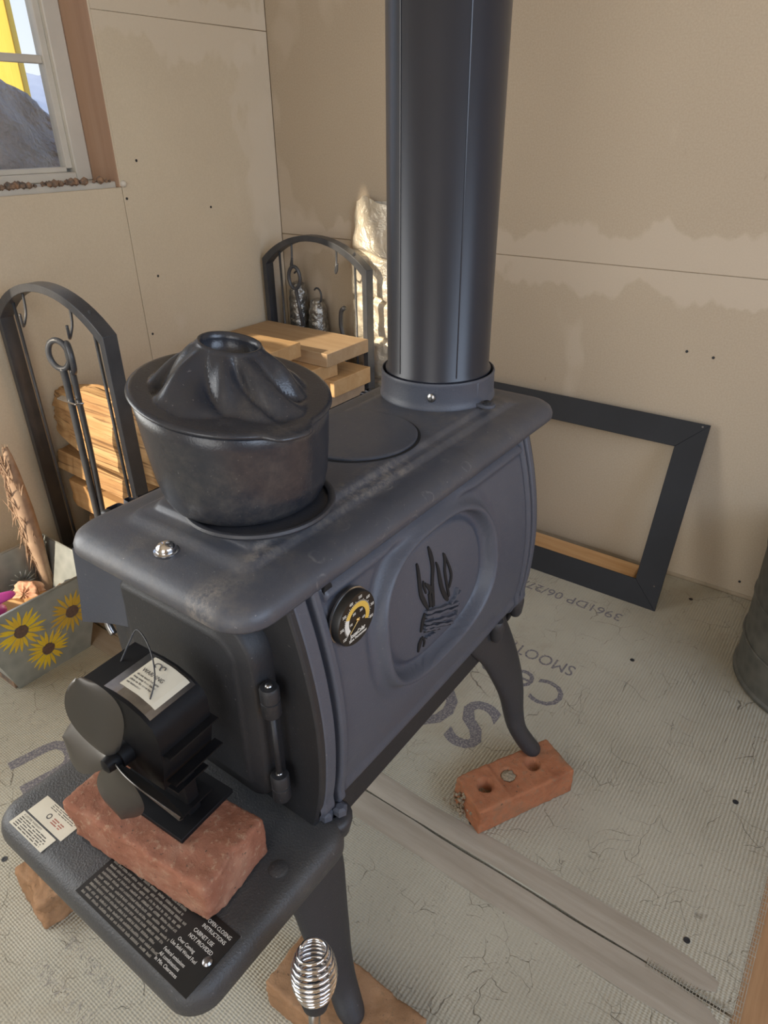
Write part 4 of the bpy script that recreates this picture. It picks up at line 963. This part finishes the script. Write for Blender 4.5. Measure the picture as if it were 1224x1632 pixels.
for row, zc in enumerate((.165, .265, .365)):
    for col, yc in enumerate((1.02, 1.135, 1.25)):
        k += 1
        log(-1.61+random.uniform(0, .02), -1.18+random.uniform(-.04, .03), yc, zc, [(-.047, -.040), (.045, -.045), (.049, .036), (-.01, .046), (-.045, .027)], 30+k, 'split', ('bottom', 'second', 'top')[row]+' layer split log in mid rack, '+('nearest the big sunlit log', 'between its two neighbours', 'nearest the far lumber')[col], group='middle split logs', amp=.004, n=20)
def board(x0, x1, y0, y1, z0, z1, label, mt_='pine_far', yaw=0):
    bm = box(B(), x0, x1, y0, y1, z0, z1); bmesh.ops.rotate(bm, verts=bm.verts, cent=((x0+x1)/2, (y0+y1)/2, z0), matrix=Matrix.Rotation(yaw, 3, 'Z'))
    return tagit(obj('lumber_board', bm, mt_, bevel=.002, loc=((x0+x1)/2, (y0+y1)/2, z0)), label, 'board')
board(-1.62, -1.213, 1.395, 1.583, .4935, .532, 'wide weathered board lying on top of the far lumber', 'pine_top')
board(-1.43, -1.252, 1.20, 1.335, .5325, .572, 'pine offcut with knot resting in front of the top board', 'pine_far', radians(2))
board(-1.60, -1.235, 1.325, 1.47, .4525, .4925, 'short pine board just under the wide top board', 'pine_far', radians(-3))
board(-1.62, -1.205, 1.41, 1.58, .404, .4515, 'thick pine board third from the top of the far lumber', 'pine_far')
board(-1.62, -1.22, 1.36, 1.57, .345, .402, 'brownish board fourth down in the far lumber', 'pine_grey')
board(-1.62, -1.22, 1.35, 1.57, .295, .3435, 'dark board fifth down in the far lumber', 'pine_grey')
board(-1.62, -1.22, 1.35, 1.57, .235, .2935, 'dark board sixth down in the far lumber', 'pine_grey')
board(-1.62, -1.22, 1.35, 1.57, .175, .2335, 'dark board seventh down in the far lumber', 'pine_grey')
board(-1.62, -1.22, 1.35, 1.57, .112, .1735, 'dark board at the bottom of the far lumber', 'pine_grey')
# ---- tools on the hooks
def ringpts(c, rx, rz, n=28, tilt=0): return [(c[0]+rx*cos(2*pi*i/n), c[1]+tilt*rx*cos(2*pi*i/n), c[2]+rz*sin(2*pi*i/n)) for i in range(n)]
T1 = thing('log_tongs', (-1.345, .735, .70), 'polished steel log tongs with ring handles hanging on near arch', 'tongs')
obj('ring_handle', tube(B(), ringpts((-1.352, .722, .672), .020, .030, tilt=.5), .0062, 10, True), 'rack', T1, True)
obj('ring_handle', tube(B(), ringpts((-1.335, .735, .665), .022, .030, tilt=-.4), .0062, 10, True), 'rack', T1, True)
obj('tong_arm', tube(B(), smoothpath([(-1.350, .722, .645), (-1.352, .724, .60), (-1.360, .726, .45), (-1.372, .730, .25), (-1.378, .73, .17)], 4), .0075, 10), 'rack', T1, True)
obj('tong_arm', tube(B(), smoothpath([(-1.338, .735, .640), (-1.342, .736, .59), (-1.352, .74, .45), (-1.362, .74, .28), (-1.358, .74, .20)], 4), .0065, 10), 'rack', T1, True)
obj('cross_guard', prism(B(), [(-1.385, .712), (-1.318, .712), (-1.31, .728), (-1.39, .728)], .572, .576), 'chrome', T1, bevel=.001)
T2 = thing('fire_poker', (-1.487, 1.57, .75), 'black poker with ring handle hanging on the far arch', 'poker')
obj('ring_handle', tube(B(), ringpts((-1.480, 1.572, .680), .019, .032, tilt=.2), .0055, 10, True), 'rack', T2, True)
obj('shaft', tube(B(), [(-1.478, 1.572, .650), (-1.462, 1.578, .536)], .006, 10), 'rack', T2, True)
T3 = thing('fire_shovel', (-1.322, 1.63, .55), 'black curved tool handle behind the far arch beside the foil', 'shovel')
obj('handle', tube(B(), smoothpath([(-1.335, 1.628, .598), (-1.350, 1.63, .585), (-1.353, 1.63, .545), (-1.345, 1.63, .505), (-1.342, 1.630, .47), (-1.341, 1.63, .42)], 5), .007, 10), 'rack', T3, True)
obj('shaft', tube(B(), [(-1.341, 1.63, .44), (-1.342, 1.635, .003)], .006, 8), 'rack', T3, True)
for j, (x, y, z1, r0, lab_) in enumerate(((-1.548, 1.657, .648, .028, 'crinkled silver foil tube standing behind the far arch, left one'), (-1.470, 1.659, .605, .027, 'smaller silver foil tube with loop behind the poker'))):
    tt = thing('foil_tube', (x, y, 0), lab_, 'tube')
    bm = lathe(B(), [(r0*1.2, 0), (r0*1.25, .25), (r0*1.22, .45), (r0*1.15, .53), (r0, z1-.03), (r0*.7, z1-.005), (r0*.3, z1)], (x, y, .001), n=36)
    bmesh.ops.subdivide_edges(bm, edges=[e_ for e_ in bm.edges if abs(e_.verts[0].co.z-e_.verts[1].co.z) > .02], cuts=12)
    for v in bm.verts:
        q = v.co-Vector((x, y, v.co.z)); v.co += q.normalized()*.0035*nz(v.co, 70, j) if q.length > .002 else Vector()
        v.co.y = min(v.co.y, 1.695)
    obj('tube_body', bm, 'foil_shaded', tt, True)
    obj('loop', tube(B(), [(x+.010+.016*cos(a), y-.01, z1+.010+.024*sin(a)) for a in (-.8+i*.35 for i in range(10))], .003, 8), 'rack', tt, True)
# ---- foil faced insulation leaning by the back wall
FO = thing('foil_insulation', (-1.16, 1.64, 0), 'quilted silver foil insulation roll standing at the back wall by the pipe', 'insulation')
def foilsheet(x0, x1, yb, z0, z1, nx, nz_, thick, seed):
    bm = B(); rows = []
    for j in range(nz_+1):
        v = j/nz_; z = z0+(z1-z0)*v; row = []
        for i in range(nx+1):
            u = i/nx; x = x0+(x1-x0)*u
            creases = sum(math.exp(-((z-zc-.012*sin(x*18+zc*9))/.0065)**2) for zc in (.13, .25, .385, .50, .618, .745))
            puff = thick*(sin(pi*min(1, max(0, u)))**.35)
            y = yb-puff-.008*nz((x, 0, z), 13, seed)-.004*nz((x, 0, z), 36, seed)+.017*creases
            if z > .745: y += .02*(z-.745)/.15
            row.append(bm.verts.new((x+.006*nz((x, 0, z), 20, seed+2)+(.02*(z-.75)/.15 if z > .75 else 0)*(1 if u < .5 else -1), min(y, 1.688), z+(.018*sin(x*23)+.02*nz((x, 0, 0), 25, 1) if j == nz_ else 0))))
        rows.append(row)
    for a, b in zip(rows, rows[1:]):
        for i in range(nx): bm.faces.new((a[i], a[i+1], b[i+1], b[i]))
    back = [[bm.verts.new((r[0].co.x, 1.692, r[0].co.z)), bm.verts.new((r[-1].co.x, 1.692, r[-1].co.z))] for r in rows]
    for k in range(len(rows)-1):
        bm.faces.new((rows[k][0], rows[k+1][0], back[k+1][0], back[k][0])); bm.faces.new((rows[k][-1], back[k][1], back[k+1][1], rows[k+1][-1])); bm.faces.new((back[k][0], back[k+1][0], back[k+1][1], back[k][1]))
    return bm
obj('foil_face', foilsheet(-1.345, -1.00, 1.690, .002, .885, 70, 180, .042, 3), 'foil', FO, True)
bm = prism(B(), [(-1.365, .70), (-1.345, .868), (-1.27, .876), (-1.10, .885), (-1.06, .70)], 1.6935, 1.6985, 'XZ'); obj('kraft_backing', bm, 'kraft', FO)

# ---------------------------------------------------------------- galvanised planter box with sunflowers
GB = thing('metal_planter_box', (-1.43, .52, 0), 'galvanised planter box painted with yellow sunflowers', 'box')
bo = [(-1.318, .432), (-1.318, .606), (-1.50, .606), (-1.50, .432)]   # floor corners
to = [(-1.300, .372), (-1.300, .668), (-1.535, .668), (-1.535, .372)]; H_ = .205
def lerp2(a, b, t): return (a[0]+(b[0]-a[0])*t, a[1]+(b[1]-a[1])*t)
bm = B()
for i in range(4):
    j = (i+1) % 4; cen = (-1.42, .52)
    ins = lambda p, t=.012: lerp2(p, cen, t)
    q = [(*bo[i], 0), (*bo[j], 0), (*to[j], H_), (*to[i], H_)]; qi = [(*ins(bo[i]), .002), (*ins(bo[j]), .002), (*ins(to[j]), H_), (*ins(to[i]), H_)]
    loft(bm, [q, qi])
box(bm, -1.495, -1.322, .436, .602, .0015, .004)
obj('box_walls', bm, 'galv', GB)
for i in range(4):
    j = (i+1) % 4; a, b = (*to[i], H_), (*to[j], H_); obj('rolled_rim', tube(B(), [a, b], .0026, 8), 'galv', GB, True)
def sfp(yf, zf, off):   # point on front face
    t_ = zf/H_; x = bo[0][0]+(to[0][0]-bo[0][0])*t_; return (x+off, yf, zf)
def flower(yc, zc, R, mt_, seed):
    random.seed(seed); fo = None; bm = B()
    for k in range(22):
        a = 2*pi*k/22+random.uniform(-.08, .08); l = R*random.uniform(.86, 1.05); w = R*.14
        c, s = cos(a), sin(a); pts = [(.30, -.5), (.6, -1), (.82, -.6), (1, 0), (.82, .6), (.6, 1), (.30, .5)]
        lay = .0006+.0003*(k % 2)
        ring = [(yc+(l*u)*c-w*v*s*.5, zc+(l*u)*s+w*v*c*.5) for u, v in pts]
        loft(bm, [[sfp(a_, b_, -.0005) for a_, b_ in ring], [sfp(a_, b_, lay) for a_, b_ in ring]])
    f_ = obj('painted_sunflower', bm, mt_, GB)
    bm = B(); ring = [(yc+R*.27*cos(2*pi*k/20), zc+R*.27*sin(2*pi*k/20)) for k in range(20)]
    loft(bm, [[sfp(a_, b_, 0) for a_, b_ in ring], [sfp(a_, b_, .0018) for a_, b_ in ring]]); obj('seed_head', bm, 'seed', f_)
flower(.467, .143, .056, 'petal', 1); flower(.582, .124, .056, 'petal2', 2); flower(.512, .062, .052, 'petal', 3)
random.seed(9)
for (yc, zc, xf) in ((.47, .13, -1.520), (.58, .12, -1.52)):
    bm = B()
    for k in range(16):
        a = 2*pi*k/16; tube(bm, [(xf+.012, yc+.012*cos(a), zc+.012*sin(a)), (xf+.012+.002, yc+.036*cos(a), zc+.036*sin(a))], [.003, .0008], 5)
    obj('embossed_flower', bm, 'galv', GB, True)
bm = B(); box(bm, -1.498, -1.322, .425, .610, .0045, .06)
for v in bm.verts:
    if v.co.z > .05: v.co += Vector((0, 0, .01))
obj('soil_fill', bm, 'soil', GB)
# contents: shaggy cut wood round, wood chips, pink scoop, dried stalk
c = Vector((-1.415, .545, .150)); bm = B(); rows = []
n_ = Vector((.45, -.75, .48)).normalized(); u_ = n_.cross(Vector((0, 0, 1))).normalized(); v_ = n_.cross(u_)
for (k, r, h) in ((0, .0, .012), (1, .012, .010), (2, .022, .009), (3, .029, .010), (4, .031, .006), (5, .030, -.010), (6, .026, -.03), (7, .015, -.034)):
    rows.append([c+u_*r*cos(a)*(1+.10*sin(7*a)+.06*sin(17*a))+v_*r*sin(a)*(1+.1*sin(5*a))+n_*(h+.003*sin(9*a+k)) for a in (2*pi*i/48 for i in range(48))])
loft(bm, [[tuple(p) for p in r] for r in rows]); tagit(obj('wood_knot', bm, 'husk', None, True, loc=tuple(c)), 'shaggy reddish wood knot sitting in the planter box', 'wood')
for j, (x, y, z, l, yaw, s) in enumerate(((-1.415, .515, 0.133, .075, .5, 'pale wood chunk in the planter box, nearest the pink scoop'), (-1.385, .56, 0.135, .07, 1.1, 'orange wood chunk in the planter box, below the knot'), (-1.37, .61, 0.130, .06, .2, 'small wood chunk at the right end of the planter box'), (-1.46, .50, 0.120, .06, 2.0, 'wood chunk low in the planter box behind the scoop'))):
    bm = B(); prism(bm, [(-l/2, -.012), (l/2, -.016), (l/2+.004, .010), (.0, .017), (-l/2, .012)], -.012, .014, 'XZ')
    bmesh.ops.transform(bm, matrix=Matrix.Translation((x, y, z)) @ Matrix.Rotation(yaw, 4, 'Z') @ Matrix.Rotation(.3*j-.4, 4, 'X'), verts=bm.verts)
    tagit(obj('wood_chunk', bm, 'pine', bevel=.0015, loc=(x, y, z)), s, 'wood')
PS = thing('garden_scoop', (-1.345, .42, .18), 'bright pink plastic scoop handle resting on the planter rim', 'scoop')
P = smoothpath([(-1.345, .330, .222), (-1.340, .38, .226), (-1.335, .43, .226), (-1.333, .47, .222), (-1.335, .490, .218)], 4)
obj('handle', tube(B(), P, [.013, .014, .0145, .015, .015, .015, .015, .0145, .014, .013, .012, .011, .010, .009, .008, .006, .004], 12), 'pink', PS, True)
bm = B(); tube(bm, smoothpath([(-1.36, .36, .196), (-1.365, .42, .190), (-1.372, .475, .170)], 4), [.012, .016, .02, .022, .023, .022, .02, .015, .008], 14); obj('scoop_blade', bm, 'pink', PS, True)
DS = thing('dried_stalk', (-1.50, .63, .06), 'shaggy dried plant stalk standing up in the planter box', 'plant')
obj('stem', tube(B(), smoothpath([(-1.49, .628, .06), (-1.50, .632, .20), (-1.52, .635, .33), (-1.53, .64, .45)], 4), [.011, .012, .013, .015, .017, .019, .020, .021, .020, .018, .015, .011, .006], 9), 'dried', DS, True)
bm = B(); random.seed(3)
for i in range(260):
    t_ = random.random(); b0 = Vector((-1.50-.03*t_+random.uniform(-.016, .016), .632+random.uniform(-.016, .01), .12+.30*t_)); d = Vector((random.uniform(-.3, .3), random.uniform(-.35, .2), random.choice((-1, 1))*random.uniform(.6, 1.4))).normalized()*random.uniform(.03, .07)
    tube(bm, [b0, b0+d*.6, b0+d+Vector((0, 0, -.006))], [.0020, .0014, .0004], 4)
obj('fibres', bm, 'dried', DS)['kind'] = 'stuff'

# ---------------------------------------------------------------- small litter
for (x, y, rz, l, lab_) in ((-1.10, .457, .55, .028, 'long pale wood splinter on the floor left of the fan'), (-1.055, .51, -.3, .014, 'short brown wood chip on the floor nearer the planter box')):
    bm = B(); prism(bm, [(-l/2, 0), (0, -.003), (l/2, .001), (l*.1, .004)], 0, .003, 'XY'); bmesh.ops.transform(bm, matrix=Matrix.Translation((x, y, .0005)) @ Matrix.Rotation(rz, 4, 'Z'), verts=bm.verts)
    tagit(obj('wood_splinter', bm, 'pine', None, loc=(x, y, 0)), lab_, 'splinter')
bm = B(); prism(bm, [(-.575, .236), (-.545, .226), (-.530, .262), (-.555, .262)], .4188, .4192, 'XY')
tagit(obj('paper_scrap', bm, 'card', None, loc=(-.555, .24, .4188)), 'white paper corner poking out from under the fan base', 'paper')
bm = B()
for k in range(60):
    p = Vector((-.372, .722, random.uniform(.004, .05)))+Vector((random.gauss(0, .010), random.gauss(0, .006), 0)); bmesh.ops.create_icosphere(bm, subdivisions=1, radius=random.uniform(.0015, .0042), matrix=Matrix.Translation(p))
o = obj('mortar_crust', bm, 'mortar', bpy.data.objects['brick_body'].parent); o['kind'] = 'stuff'
